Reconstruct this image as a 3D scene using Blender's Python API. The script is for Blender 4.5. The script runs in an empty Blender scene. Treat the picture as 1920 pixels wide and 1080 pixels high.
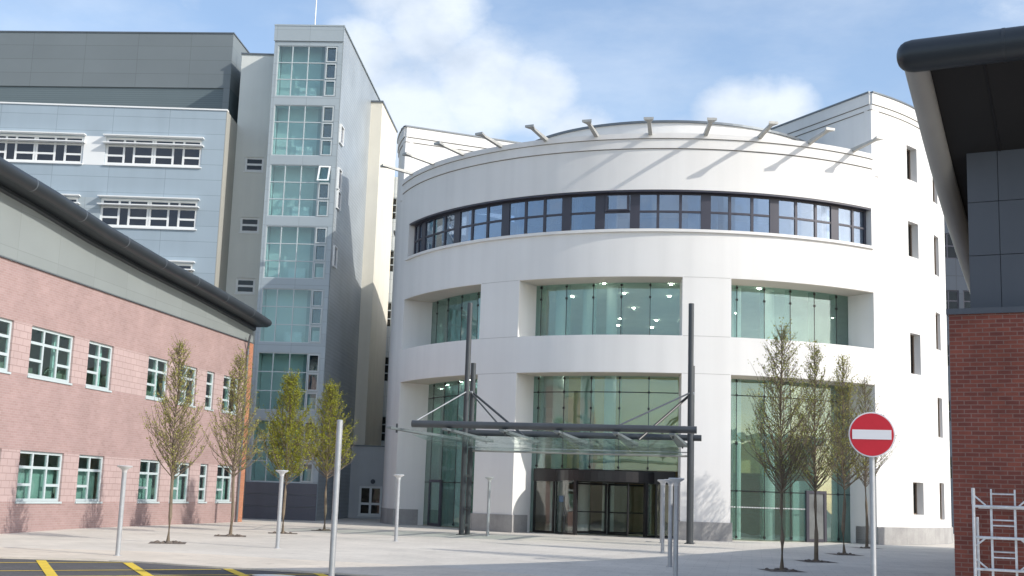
import bpy, math, random
from mathutils import Vector, Matrix
random.seed(7)
R_ = math.radians
sc = bpy.context.scene
COL = sc.collection

# ------------------------------------------------------------------ camera
F_PX, PITCH, ROLL, CAM_Z = 2350.0, 9.40, 1.90, 1.55
cd = bpy.data.cameras.new('camera')
cd.sensor_width = 36.0
cd.lens = F_PX / 1920 * 36.0
cd.clip_start, cd.clip_end = 0.1, 5000
cam = bpy.data.objects.new('camera', cd)
COL.objects.link(cam)
cam.matrix_world = (Matrix.Translation((0, 0, CAM_Z)) @ Matrix.Rotation(R_(90 + PITCH), 4, 'X')
                    @ Matrix.Rotation(R_(ROLL), 4, 'Z'))
sc.camera = cam

# sun: to the right and slightly behind the camera, 31 degrees up
SUN_AZ = Vector((0.898, -0.44, 0)).normalized()
SUN_EL = R_(31)
SUN = (SUN_AZ * math.cos(SUN_EL) + Vector((0, 0, math.sin(SUN_EL)))).normalized()


def gz(y):
    return 0.0 if y >= 43 else -(43 - y) * 0.013


# ------------------------------------------------------------------ materials
class NT:
    def __init__(s, name):
        s.m = bpy.data.materials.new(name)
        s.m.use_nodes = True
        s.t = s.m.node_tree
        s.t.nodes.clear()
        s.out = s.t.nodes.new('ShaderNodeOutputMaterial')

    def n(s, typ, **kw):
        nd = s.t.nodes.new(typ)
        for k, v in kw.items():
            if k in nd.inputs.keys():
                nd.inputs[k].default_value = v
            else:
                setattr(nd, k, v)
        return nd

    def l(s, a, b):
        s.t.links.new(a, b)


def coords(nt, scale=(1, 1, 1), swizzle=False):
    tc = nt.n('ShaderNodeTexCoord')
    src = tc.outputs['Object']
    if swizzle:                       # x, z become the texture plane
        sp = nt.n('ShaderNodeSeparateXYZ')
        cb = nt.n('ShaderNodeCombineXYZ')
        nt.l(src, sp.inputs[0])
        nt.l(sp.outputs['X'], cb.inputs['X'])
        nt.l(sp.outputs['Z'], cb.inputs['Y'])
        nt.l(sp.outputs['Y'], cb.inputs['Z'])
        src = cb.outputs[0]
    mp = nt.n('ShaderNodeMapping')
    mp.inputs['Scale'].default_value = scale
    nt.l(src, mp.inputs['Vector'])
    return mp.outputs[0]


def ramp(nt, src, stops):
    r = nt.n('ShaderNodeValToRGB')
    e = r.color_ramp.elements
    while len(e) > 2:
        e.remove(e[-1])
    for i, (p, c) in enumerate(stops):
        el = e[i] if i < 2 else e.new(p)
        el.position = p
        el.color = (c[0], c[1], c[2], 1)
    nt.l(src, r.inputs[0])
    return r.outputs[0]


def mixc(nt, fac, a, b, mode='MIX'):
    m = nt.n('ShaderNodeMix', data_type='RGBA', blend_type=mode)
    for v, i in ((fac, 0), (a, 6), (b, 7)):
        if isinstance(v, (int, float)):
            m.inputs[i].default_value = v
        elif isinstance(v, tuple):
            m.inputs[i].default_value = (v[0], v[1], v[2], 1)
        else:
            nt.l(v, m.inputs[i])
    return m.outputs[2]


def surf(name, col, rough=0.6, metal=0.0, var=0.10, nscale=0.6, bump=0.0, bscale=30, spec=0.5,
         streak=0.0, grid=None, gcol=0.75, gw=0.012, fine=0.0):
    """plain surface: base colour with cloudy wear, vertical dirt streaks, joint grid (w, h) and a fine bump."""
    nt = NT(name)
    b = nt.n('ShaderNodeBsdfPrincipled')
    b.inputs['Roughness'].default_value = rough
    b.inputs['Metallic'].default_value = metal
    b.inputs['Specular IOR Level'].default_value = spec
    v = coords(nt)
    n1 = nt.n('ShaderNodeTexNoise')
    n1.inputs['Scale'].default_value = nscale
    n1.inputs['Detail'].default_value = 6
    n1.inputs['Roughness'].default_value = 0.6
    nt.l(v, n1.inputs['Vector'])
    lo = tuple(c * (1 - var) for c in col)
    hi = tuple(min(1, c * (1 + var)) for c in col)
    c = ramp(nt, n1.outputs[0], [(0.3, lo), (0.7, hi)])
    if fine:
        nf = nt.n('ShaderNodeTexNoise')
        nf.inputs['Scale'].default_value = 14
        nf.inputs['Detail'].default_value = 5
        nf.inputs['Roughness'].default_value = 0.75
        nt.l(v, nf.inputs['Vector'])
        g = ramp(nt, nf.outputs[0], [(0.25, (1 - fine,) * 3), (0.75, (1 + fine,) * 3)])
        c = mixc(nt, 1.0, c, g, 'MULTIPLY')
    if streak:
        v2 = coords(nt, (1.6, 1.6, 0.06))
        n2 = nt.n('ShaderNodeTexNoise')
        n2.inputs['Scale'].default_value = 1.0
        n2.inputs['Detail'].default_value = 5
        nt.l(v2, n2.inputs['Vector'])
        s = ramp(nt, n2.outputs[0], [(0.42, (1, 1, 1)), (0.75, (1 - streak,) * 3)])
        c = mixc(nt, 1.0, c, s, 'MULTIPLY')
    if grid:
        v3 = coords(nt, swizzle=True)
        br = nt.n('ShaderNodeTexBrick')
        br.offset = 0.0
        br.inputs['Scale'].default_value = 1
        br.inputs['Mortar Size'].default_value = gw
        br.inputs['Mortar Smooth'].default_value = 0.2
        br.inputs['Brick Width'].default_value = grid[0]
        br.inputs['Row Height'].default_value = grid[1]
        br.inputs['Color1'].default_value = (1, 1, 1, 1)
        br.inputs['Color2'].default_value = (0.93, 0.93, 0.93, 1)
        br.inputs['Mortar'].default_value = (gcol, gcol, gcol, 1)
        nt.l(v3, br.inputs['Vector'])
        c = mixc(nt, 1.0, c, br.outputs['Color'], 'MULTIPLY')
    nt.l(c, b.inputs['Base Color'])
    if bump:
        n3 = nt.n('ShaderNodeTexNoise')
        n3.inputs['Scale'].default_value = bscale
        n3.inputs['Detail'].default_value = 4
        nt.l(v, n3.inputs['Vector'])
        bp = nt.n('ShaderNodeBump')
        bp.inputs['Strength'].default_value = bump
        bp.inputs['Distance'].default_value = 0.02
        nt.l(n3.outputs[0], bp.inputs['Height'])
        nt.l(bp.outputs[0], b.inputs['Normal'])
    nt.l(b.outputs[0], nt.out.inputs[0])
    return nt.m


def brick(name, c1, c2, mortar, bw=0.225, rh=0.075, ms=0.008, bump=0.4, var=0.12):
    nt = NT(name)
    b = nt.n('ShaderNodeBsdfPrincipled')
    b.inputs['Roughness'].default_value = 0.85
    v = coords(nt, swizzle=True)
    nw = nt.n('ShaderNodeTexNoise')          # a slight wobble so no course is dead straight
    nw.inputs['Scale'].default_value = 3.0
    nt.l(v, nw.inputs['Vector'])
    mx = nt.n('ShaderNodeVectorMath', operation='SCALE')
    nt.l(nw.outputs['Color'], mx.inputs[0])
    mx.inputs['Scale'].default_value = 0.012
    ad = nt.n('ShaderNodeVectorMath', operation='ADD')
    nt.l(v, ad.inputs[0])
    nt.l(mx.outputs[0], ad.inputs[1])
    br = nt.n('ShaderNodeTexBrick')
    br.inputs['Scale'].default_value = 1
    br.inputs['Mortar Size'].default_value = ms
    br.inputs['Mortar Smooth'].default_value = 0.3
    br.inputs['Bias'].default_value = 0.0
    br.inputs['Brick Width'].default_value = bw
    br.inputs['Row Height'].default_value = rh
    br.inputs['Color1'].default_value = (*c1, 1)
    br.inputs['Color2'].default_value = (*c2, 1)
    br.inputs['Mortar'].default_value = (*mortar, 1)
    nt.l(ad.outputs[0], br.inputs['Vector'])
    n1 = nt.n('ShaderNodeTexNoise')
    n1.inputs['Scale'].default_value = 0.9
    n1.inputs['Detail'].default_value = 8
    n1.inputs['Roughness'].default_value = 0.7
    nt.l(v, n1.inputs['Vector'])
    g = ramp(nt, n1.outputs[0], [(0.3, (1 - var,) * 3), (0.7, (1 + var,) * 3)])
    c = mixc(nt, 1.0, br.outputs['Color'], g, 'MULTIPLY')
    nt.l(c, b.inputs['Base Color'])
    bp = nt.n('ShaderNodeBump')
    bp.inputs['Strength'].default_value = bump
    bp.inputs['Distance'].default_value = 0.01
    bp.invert = True
    nt.l(br.outputs['Fac'], bp.inputs['Height'])
    nt.l(bp.outputs[0], b.inputs['Normal'])
    nt.l(b.outputs[0], nt.out.inputs[0])
    return nt.m


def glass(name, tint, mirror=0.10, rough=0.01, wave=0.02, refl=(1, 1, 1), graze=1.0):
    nt = NT(name)
    tr = nt.n('ShaderNodeBsdfTransparent')
    tr.inputs[0].default_value = (*tint, 1)
    gl = nt.n('ShaderNodeBsdfGlossy')
    gl.inputs['Color'].default_value = (*refl, 1)
    gl.inputs['Roughness'].default_value = rough
    lwt = nt.n('ShaderNodeLayerWeight')          # Schlick: the same from both sides of a thin pane
    lwt.inputs['Blend'].default_value = 0.5
    fr = nt.n('ShaderNodeMath', operation='POWER')
    nt.l(lwt.outputs['Facing'], fr.inputs[0])
    fr.inputs[1].default_value = 5.0
    v = coords(nt)
    n = nt.n('ShaderNodeTexNoise')
    n.inputs['Scale'].default_value = 0.7
    nt.l(v, n.inputs['Vector'])
    bp = nt.n('ShaderNodeBump')
    bp.inputs['Strength'].default_value = wave
    bp.inputs['Distance'].default_value = 0.5
    nt.l(n.outputs[0], bp.inputs['Height'])
    nt.l(bp.outputs[0], gl.inputs['Normal'])
    gr = nt.n('ShaderNodeMath', operation='MULTIPLY')
    nt.l(fr.outputs[0], gr.inputs[0])
    gr.inputs[1].default_value = graze
    ad = nt.n('ShaderNodeMath', operation='ADD', use_clamp=True)
    nt.l(gr.outputs[0], ad.inputs[0])
    ad.inputs[1].default_value = mirror * .5 + .03
    mx = nt.n('ShaderNodeMixShader')
    nt.l(ad.outputs[0], mx.inputs[0])
    nt.l(tr.outputs[0], mx.inputs[1])
    nt.l(gl.outputs[0], mx.inputs[2])
    nt.l(mx.outputs[0], nt.out.inputs[0])
    return nt.m


def emit(name, col, s):
    nt = NT(name)
    e = nt.n('ShaderNodeEmission')
    e.inputs[0].default_value = (*col, 1)
    e.inputs[1].default_value = s
    nt.l(e.outputs[0], nt.out.inputs[0])
    return nt.m


def corrugated(name, col):
    nt = NT(name)
    b = nt.n('ShaderNodeBsdfPrincipled')
    b.inputs['Roughness'].default_value = 0.42
    b.inputs['Metallic'].default_value = 0.08
    v = coords(nt)
    w = nt.n('ShaderNodeTexWave', wave_type='BANDS', bands_direction='Z')
    w.inputs['Scale'].default_value = 1.6
    nt.l(v, w.inputs['Vector'])
    n1 = nt.n('ShaderNodeTexNoise')
    n1.inputs['Scale'].default_value = 0.5
    n1.inputs['Detail'].default_value = 5
    nt.l(v, n1.inputs['Vector'])
    g = ramp(nt, n1.outputs[0], [(0.3, tuple(c * .88 for c in col)), (0.7, tuple(c * 1.1 for c in col))])
    c = mixc(nt, 0.12, g, w.outputs['Color'], 'MULTIPLY')
    nt.l(c, b.inputs['Base Color'])
    bp = nt.n('ShaderNodeBump')
    bp.inputs['Strength'].default_value = 0.25
    bp.inputs['Distance'].default_value = 0.03
    nt.l(w.outputs['Fac'], bp.inputs['Height'])
    nt.l(bp.outputs[0], b.inputs['Normal'])
    nt.l(b.outputs[0], nt.out.inputs[0])
    return nt.m


def paving(name, col):
    nt = NT(name)
    b = nt.n('ShaderNodeBsdfPrincipled')
    b.inputs['Roughness'].default_value = 0.85
    v = coords(nt)
    rot = nt.n('ShaderNodeMapping')
    rot.inputs['Rotation'].default_value = (0, 0, R_(11))
    nt.l(v, rot.inputs['Vector'])
    br = nt.n('ShaderNodeTexBrick')
    br.inputs['Scale'].default_value = 1
    br.inputs['Brick Width'].default_value = 0.6
    br.inputs['Row Height'].default_value = 0.4
    br.inputs['Mortar Size'].default_value = 0.008
    br.inputs['Color1'].default_value = (*[c * 0.965 for c in col], 1)
    br.inputs['Color2'].default_value = (*[c * 1.035 for c in col], 1)
    br.inputs['Mortar'].default_value = (*[c * 0.80 for c in col], 1)
    nt.l(rot.outputs[0], br.inputs['Vector'])
    n1 = nt.n('ShaderNodeTexNoise')
    n1.inputs['Scale'].default_value = 0.35
    n1.inputs['Detail'].default_value = 9
    n1.inputs['Roughness'].default_value = 0.68
    nt.l(v, n1.inputs['Vector'])
    g = ramp(nt, n1.outputs[0], [(0.28, (0.80, 0.79, 0.77)), (0.7, (1.08, 1.06, 1.03))])
    c = mixc(nt, 1.0, br.outputs['Color'], g, 'MULTIPLY')
    n2 = nt.n('ShaderNodeTexNoise')
    n2.inputs['Scale'].default_value = 2.2
    n2.inputs['Detail'].default_value = 6
    nt.l(v, n2.inputs['Vector'])
    st = ramp(nt, n2.outputs[0], [(0.60, (1, 1, 1)), (0.78, (0.72, 0.70, 0.68))])
    c = mixc(nt, 0.7, c, st, 'MULTIPLY')
    nt.l(c, b.inputs['Base Color'])
    nt.l(b.outputs[0], nt.out.inputs[0])
    return nt.m


M = {}
M['render'] = surf('white_render', (0.80, 0.793, 0.775), 0.85, var=0.035, nscale=0.25, bump=0.25, bscale=45, spec=0.25, streak=0.06)
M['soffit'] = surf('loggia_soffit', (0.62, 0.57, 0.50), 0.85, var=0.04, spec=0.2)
M['coping'] = surf('coping_metal', (0.16, 0.18, 0.20), 0.4, 0.5, var=0.1)
M['plinth'] = surf('plinth_stone', (0.36, 0.355, 0.35), 0.85, var=0.14, nscale=1.5, fine=0.12, streak=0.15, grid=(1.9, 1.0))
M['cream'] = surf('cream_render', (0.74, 0.71, 0.62), 0.85, var=0.04, bump=0.2, bscale=45, spec=0.25, streak=0.06)
M['beige'] = surf('beige_render', (0.72, 0.74, 0.70), 0.85, var=0.04, nscale=0.4, bump=0.2, spec=0.25, streak=0.06)
M['bluepanel'] = surf('pale_blue_panel', (0.345, 0.425, 0.49), 0.55, 0.0, var=0.05, nscale=0.2, grid=(2.95, 0.82), gcol=0.62, streak=0.05)
M['palepanel'] = surf('pale_cladding_panel', (0.375, 0.435, 0.47), 0.5, 0.0, var=0.05, nscale=0.3, grid=(1.75, 0.62), gcol=0.70)
M['greypanel'] = surf('grey_roof_panel', (0.185, 0.215, 0.228), 0.55, 0.0, var=0.05, nscale=0.3, grid=(3.0, 0.8), gcol=0.66)
M['louvre'] = surf('grey_louvre', (0.135, 0.175, 0.19), 0.6, 0.0, var=0.04, nscale=0.3, grid=(30, 0.12), gcol=0.7)
M['fascia'] = surf('grey_green_fascia', (0.235, 0.262, 0.262), 0.55, var=0.05, nscale=0.4, grid=(2.4, 1.2), gcol=0.8)
M['darkpanel'] = surf('slate_grey_panel', (0.080, 0.092, 0.115), 0.5, var=0.06, nscale=0.5, streak=0.08)
M['roofmetal'] = surf('dark_roof_metal', (0.030, 0.037, 0.045), 0.38, 0.1, var=0.12, nscale=0.8)
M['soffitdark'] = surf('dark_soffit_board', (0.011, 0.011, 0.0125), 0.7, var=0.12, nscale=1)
M['zinc'] = surf('zinc_edge', (0.36, 0.36, 0.35), 0.45, 0.2, var=0.08)
M['whiteframe'] = surf('white_frame', (0.80, 0.82, 0.82), 0.45, var=0.03)
M['aquaframe'] = surf('pale_aqua_frame', (0.47, 0.545, 0.565), 0.4, var=0.03)
M['greyframe'] = surf('pale_grey_frame', (0.50, 0.55, 0.57), 0.4, var=0.03)
M['darkframe'] = surf('dark_frame', (0.055, 0.055, 0.075), 0.4, 0.1, var=0.08)
M['steel'] = surf('dark_painted_steel', (0.058, 0.066, 0.074), 0.38, 0.1, var=0.12, nscale=2)
M['galv'] = surf('galvanised_steel', (0.44, 0.46, 0.48), 0.42, 0.35, var=0.12, nscale=3, fine=0.08)
M['bracket'] = surf('bracket_steel', (0.42, 0.42, 0.40), 0.5, 0.3, var=0.15, nscale=4)
M['alu'] = surf('aluminium', (0.66, 0.68, 0.71), 0.45, 0.3, var=0.18, nscale=5, fine=0.18)
M['black'] = surf('black_trim', (0.015, 0.015, 0.017), 0.35, var=0.1)
M['brickL'] = brick('rose_brick', (0.355, 0.243, 0.235), (0.315, 0.21, 0.20), (0.36, 0.29, 0.275))
M['bandL'] = brick('pale_rose_block', (0.435, 0.33, 0.32), (0.41, 0.31, 0.30), (0.31, 0.225, 0.215), 0.44, 0.215, 0.013, var=0.08)
M['brickO'] = brick('orange_brick', (0.45, 0.19, 0.10), (0.38, 0.15, 0.08), (0.40, 0.24, 0.18))
M['brickR'] = brick('dark_red_brick', (0.24, 0.070, 0.048), (0.155, 0.045, 0.036), (0.23, 0.13, 0.11), ms=0.010, var=0.28)
M['corr'] = corrugated('ribbed_metal_cladding', (0.345, 0.385, 0.415))
M['asphalt'] = surf('asphalt', (0.10, 0.10, 0.105), 0.9, var=0.2, nscale=0.8, fine=0.35, spec=0.3)
M['paving'] = paving('paving', (0.64, 0.61, 0.56))
M['kerb'] = surf('kerb_stone', (0.60, 0.55, 0.47), 0.85, var=0.12, nscale=1.5, fine=0.1)
M['yellow'] = surf('yellow_road_paint', (0.72, 0.52, 0.05), 0.75, var=0.12, nscale=4, fine=0.15)
M['whitepaint'] = surf('white_road_paint', (0.75, 0.76, 0.72), 0.75, var=0.08, nscale=4, fine=0.1)
M['soil'] = surf('tree_pit_soil', (0.15, 0.125, 0.105), 0.95, var=0.3, nscale=6, bump=0.8, bscale=25)
M['bark'] = surf('bark', (0.20, 0.16, 0.115), 0.9, var=0.25, nscale=6)
M['tealwall'] = surf('pale_teal_interior', (0.56, 0.68, 0.68), 0.8, var=0.06)
M['olive'] = surf('olive_interior', (0.74, 0.58, 0.25), 0.8, var=0.08, nscale=0.8)
M['tanwall'] = surf('tan_interior', (0.26, 0.19, 0.13), 0.7, var=0.12, nscale=1.2)
M['darkroom'] = surf('dim_interior', (0.16, 0.17, 0.17), 0.8, var=0.3, nscale=1.1)
M['whiteroom'] = surf('white_interior', (0.78, 0.80, 0.78), 0.8, var=0.03)
M['blind'] = surf('teal_blind', (0.36, 0.44, 0.425), 0.7, var=0.08, nscale=1.4)
M['curtain'] = surf('pale_curtain', (0.62, 0.74, 0.75), 0.8, var=0.1, nscale=3)
M['floorstone'] = surf('lobby_floor', (0.46, 0.42, 0.34), 0.4, var=0.1)
M['glassgreen'] = glass('green_glass', (0.79, 0.90, 0.875), 0.20, refl=(0.90, 1, 0.99))
def milky(m, f, col):
    t = m.node_tree
    o = [n for n in t.nodes if n.type == 'OUTPUT_MATERIAL'][0]
    src = o.inputs[0].links[0].from_socket
    a, b, c = (t.nodes.new('ShaderNode' + k) for k in ('BsdfTranslucent', 'BsdfDiffuse', 'MixShader'))
    a.inputs[0].default_value = b.inputs[0].default_value = (*col, 1)
    t.links.new(a.outputs[0], c.inputs[1]); t.links.new(b.outputs[0], c.inputs[2])
    d = t.nodes.new('ShaderNodeMixShader'); d.inputs[0].default_value = f
    t.links.new(src, d.inputs[1]); t.links.new(c.outputs[0], d.inputs[2])
    t.links.new(d.outputs[0], o.inputs[0])


milky(M['glassgreen'], 0.10, (0.50, 0.66, 0.60))
M['glassclear'] = glass('clear_glass', (0.88, 0.92, 0.90), 0.10)
M['glasstower'] = glass('stair_glass', (0.83, 0.93, 0.925), 0.10)
M['glassblue'] = glass('blue_glass', (0.55, 0.62, 0.72), 0.44, wave=0.03, refl=(0.78, 0.88, 1.0))
M['glassdark'] = glass('dark_glass', (0.30, 0.34, 0.36), 0.02, wave=0.04)
M['glassnavy'] = glass('navy_glass', (0.34, 0.42, 0.55), 0.07, wave=0.04)
M['glasswin'] = glass('window_glass', (0.78, 0.90, 0.87), 0.07, wave=0.04)
M['glassroof'] = glass('canopy_glass', (0.87, 0.93, 0.91), 0.05, rough=0.05, wave=0.35, graze=0.30)
_t = M['glassroof'].node_tree
_o = [n for n in _t.nodes if n.type == 'OUTPUT_MATERIAL'][0]
_s = _o.inputs[0].links[0].from_socket
_tl = _t.nodes.new('ShaderNodeBsdfTranslucent'); _tl.inputs[0].default_value = (0.62, 0.72, 0.69, 1)
_df = _t.nodes.new('ShaderNodeBsdfDiffuse'); _df.inputs[0].default_value = (0.45, 0.53, 0.51, 1)
_a = _t.nodes.new('ShaderNodeMixShader'); _a.inputs[0].default_value = 0.5
_t.links.new(_tl.outputs[0], _a.inputs[1]); _t.links.new(_df.outputs[0], _a.inputs[2])
_b = _t.nodes.new('ShaderNodeMixShader'); _b.inputs[0].default_value = 0.07
_t.links.new(_s, _b.inputs[1]); _t.links.new(_a.outputs[0], _b.inputs[2])
_t.links.new(_b.outputs[0], _o.inputs[0])
M['lamp'] = emit('lit_downlight', (1.0, 0.94, 0.82), 60.0)
M['doorwood'] = surf('dark_brown_door', (0.022, 0.018, 0.015), 0.5, var=.2)
M['red'] = surf('sign_red', (0.52, 0.012, 0.028), 0.4, var=0.06, nscale=6)
M['signwhite'] = surf('sign_white', (0.72, 0.72, 0.75), 0.4, var=0.03)
M['lampdish'] = surf('lamp_dish', (0.62, 0.63, 0.64), 0.4, 0.2, var=0.06)
M['notice'] = surf('blue_notice', (0.12, 0.25, 0.55), 0.5, var=0.05)


def leafmat(name, a, b):
    nt = NT(name)
    g = nt.n('ShaderNodeNewGeometry')
    c = ramp(nt, g.outputs['Random Per Island'], [(0.0, a), (1.0, b)])
    d = nt.n('ShaderNodeBsdfDiffuse')
    t = nt.n('ShaderNodeBsdfTranslucent')
    nt.l(c, d.inputs[0])
    nt.l(c, t.inputs[0])
    mx = nt.n('ShaderNodeMixShader')
    mx.inputs[0].default_value = 0.35
    nt.l(d.outputs[0], mx.inputs[1])
    nt.l(t.outputs[0], mx.inputs[2])
    nt.l(mx.outputs[0], nt.out.inputs[0])
    return nt.m


M['leaf'] = leafmat('spring_leaf', (0.28, 0.27, 0.085), (0.48, 0.48, 0.15))
M['leaf2'] = leafmat('bright_spring_leaf', (0.21, 0.225, 0.03), (0.40, 0.42, 0.07))
M['leaf3'] = leafmat('dull_spring_leaf', (0.24, 0.25, 0.09), (0.44, 0.45, 0.17))


# ------------------------------------------------------------------ mesh builder
class MB:
    def __init__(s):
        s.v, s.f, s.m, s.mi = [], [], [], 0

    def face(s, pts, mi=None):
        n = len(s.v)
        s.v += [tuple(p) for p in pts]
        s.f.append(tuple(range(n, n + len(pts))))
        s.m.append(s.mi if mi is None else mi)

    def hexa(s, p, mi=None):
        # p: 4 bottom + 4 top, both counter-clockwise seen from above
        n = len(s.v)
        s.v += [tuple(q) for q in p]
        for q in ((3, 2, 1, 0), (4, 5, 6, 7), (0, 1, 5, 4), (1, 2, 6, 5), (2, 3, 7, 6), (3, 0, 4, 7)):
            s.f.append(tuple(n + i for i in q))
            s.m.append(s.mi if mi is None else mi)
        return s

    def box(s, x0, x1, y0, y1, z0, z1, mi=None):
        return s.hexa([(x0, y0, z0), (x1, y0, z0), (x1, y1, z0), (x0, y1, z0),
                       (x0, y0, z1), (x1, y0, z1), (x1, y1, z1), (x0, y1, z1)], mi)

    def slab(s, p0, p1, t, z0, z1, mi=None):
        """upright wall slab from p0 to p1 (xy), t thick to the left of the direction."""
        d = Vector((p1[0] - p0[0], p1[1] - p0[1])).normalized()
        n = Vector((-d.y, d.x)) * t
        a, b = Vector(p0[:2]), Vector(p1[:2])
        q = [a, b, b + n, a + n]
        return s.hexa([(v.x, v.y, z0) for v in q] + [(v.x, v.y, z1) for v in q], mi)

    def prism(s, poly, z0, z1, mi=None):
        n = len(poly)
        b = len(s.v)
        s.v += [(p[0], p[1], z0) for p in poly] + [(p[0], p[1], z1) for p in poly]
        k = s.mi if mi is None else mi
        s.f.append(tuple(b + i for i in reversed(range(n)))); s.m.append(k)
        s.f.append(tuple(b + n + i for i in range(n))); s.m.append(k)
        for i in range(n):
            j = (i + 1) % n
            s.f.append((b + i, b + j, b + n + j, b + n + i)); s.m.append(k)
        return s

    def loft(s, pts, rads, n=10, mi=None, caps=True, sy=1.0):
        """tube along a polyline with a radius per point."""
        pts = [Vector(p) for p in pts]
        base = len(s.v)
        k = s.mi if mi is None else mi
        up = Vector((0, 0, 1))
        for i, p in enumerate(pts):
            d = (pts[min(i + 1, len(pts) - 1)] - pts[max(i - 1, 0)]).normalized()
            u = d.cross(up)
            if u.length < 1e-3:
                u = d.cross(Vector((0, 1, 0)))
            u.normalize()
            w = u.cross(d).normalized()
            for j in range(n):
                a = 2 * math.pi * j / n
                s.v.append(tuple(p + (u * math.cos(a) + w * math.sin(a) * sy) * rads[i]))
        for i in range(len(pts) - 1):
            for j in range(n):
                a, b = base + i * n + j, base + i * n + (j + 1) % n
                s.f.append((a, a + n, b + n, b)); s.m.append(k)
        if caps:
            s.f.append(tuple(base + j for j in range(n))); s.m.append(k)
            e = base + (len(pts) - 1) * n
            s.f.append(tuple(e + j for j in reversed(range(n)))); s.m.append(k)
        return s

    def tube(s, p0, p1, r, n=12, mi=None, r1=None):
        return s.loft([p0, p1], [r, r if r1 is None else r1], n, mi)

    def cyl(s, a0, a1, r0, r1, z0, z1, mi=None, step=1.5, c=(0, 0), caps=True):
        """curved block; angles in degrees from -Y towards +X; r0 inner, r1 outer."""
        n = max(1, int(math.ceil(abs(a1 - a0) / step)))
        b = len(s.v)
        k = s.mi if mi is None else mi
        for i in range(n + 1):
            a = R_(a0 + (a1 - a0) * i / n)
            sn, cs = math.sin(a), -math.cos(a)
            for r, z in ((r1, z0), (r1, z1), (r0, z1), (r0, z0)):
                s.v.append((c[0] + r * sn, c[1] + r * cs, z))
        for i in range(n):
            p, q = b + 4 * i, b + 4 * i + 4
            for j in range(4):
                j2 = (j + 1) % 4
                s.f.append((p + j, q + j, q + j2, p + j2)); s.m.append(k)
        if caps:
            s.f.append((b, b + 1, b + 2, b + 3)); s.m.append(k)
            e = b + 4 * n
            s.f.append((e + 3, e + 2, e + 1, e)); s.m.append(k)
        return s

    def disc(s, r, z0, z1, n=72, c=(0, 0), mi=None):
        return s.prism([(c[0] + r * math.cos(2 * math.pi * i / n), c[1] + r * math.sin(2 * math.pi * i / n)) for i in range(n)], z0, z1, mi)

    def mesh(s, name, mats, smooth=None):
        me = bpy.data.meshes.new(name)
        me.from_pydata(s.v, [], s.f)
        for m in (mats if isinstance(mats, (list, tuple)) else [mats]):
            me.materials.append(m)
        me.polygons.foreach_set('material_index', s.m)
        if smooth:
            me.polygons.foreach_set('use_smooth', [True] * len(s.f))
            import bmesh
            bm = bmesh.new(); bm.from_mesh(me)
            bmesh.ops.remove_doubles(bm, verts=bm.verts, dist=0.0002)
            bmesh.ops.recalc_face_normals(bm, faces=bm.faces)
            for e in bm.edges:
                if len(e.link_faces) != 2 or e.calc_face_angle(0) > R_(smooth):
                    e.smooth = False
            bm.to_mesh(me); bm.free()
        me.update()
        return me

    def build(s, name, mats, parent=None, smooth=None, loc=(0, 0, 0)):
        return link(name, s.mesh(name, mats, smooth), parent, loc)


def link(name, me, parent=None, loc=(0, 0, 0), rz=0):
    o = bpy.data.objects.new(name, me)
    COL.objects.link(o)
    o.location = loc
    o.rotation_euler = (0, 0, rz)
    if parent:
        o.parent = parent
    return o


def tag(o, label, cat, group=None):
    o['label'] = label
    o['category'] = cat
    if group:
        o['group'] = group
    return o


def thing(name, label, cat, loc=(0, 0, 0), rz=0.0, group=None):
    o = bpy.data.objects.new(name, None)
    COL.objects.link(o)
    o.empty_display_size = 0.3
    o.location = loc
    o.rotation_euler = (0, 0, rz)
    return tag(o, label, cat, group)


def structure(name, mb, mat):
    o = mb.build(name, mat)
    o['kind'] = 'structure'
    return o


def wall_open(mb, x0, x1, z0, z1, ops, y=0.0, depth=0.15, thick=0.3, mat=None):
    """wall in the local x-z plane facing -y with real openings (x0,x1,z0,z1); reveals go back by depth."""
    xs = sorted({x0, x1, *[v for o in ops for v in o[:2]]})
    zs = sorted({z0, z1, *[v for o in ops for v in o[2:4]]})
    for i in range(len(xs) - 1):
        for j in range(len(zs) - 1):
            a, b, c, d = xs[i], xs[i + 1], zs[j], zs[j + 1]
            mx, mz = (a + b) / 2, (c + d) / 2
            if any(o[0] < mx < o[1] and o[2] < mz < o[3] for o in ops):
                continue
            k = mat(mx, mz) if mat else 0
            mb.face([(a, y, c), (b, y, c), (b, y, d), (a, y, d)], k)
            mb.face([(b, y + thick, c), (a, y + thick, c), (a, y + thick, d), (b, y + thick, d)], k)
    for a, b, c, d in [o[:4] for o in ops]:
        k = mat((a + b) / 2, (c + d) / 2) if mat else 0
        y2 = y + thick
        mb.face([(a, y, c), (a, y, d), (a, y2, d), (a, y2, c)], k)
        mb.face([(b, y, d), (b, y, c), (b, y2, c), (b, y2, d)], k)
        mb.face([(a, y, d), (b, y, d), (b, y2, d), (a, y2, d)], k)
        mb.face([(b, y, c), (a, y, c), (a, y2, c), (b, y2, c)], k)


WIN_CACHE = {}


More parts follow.
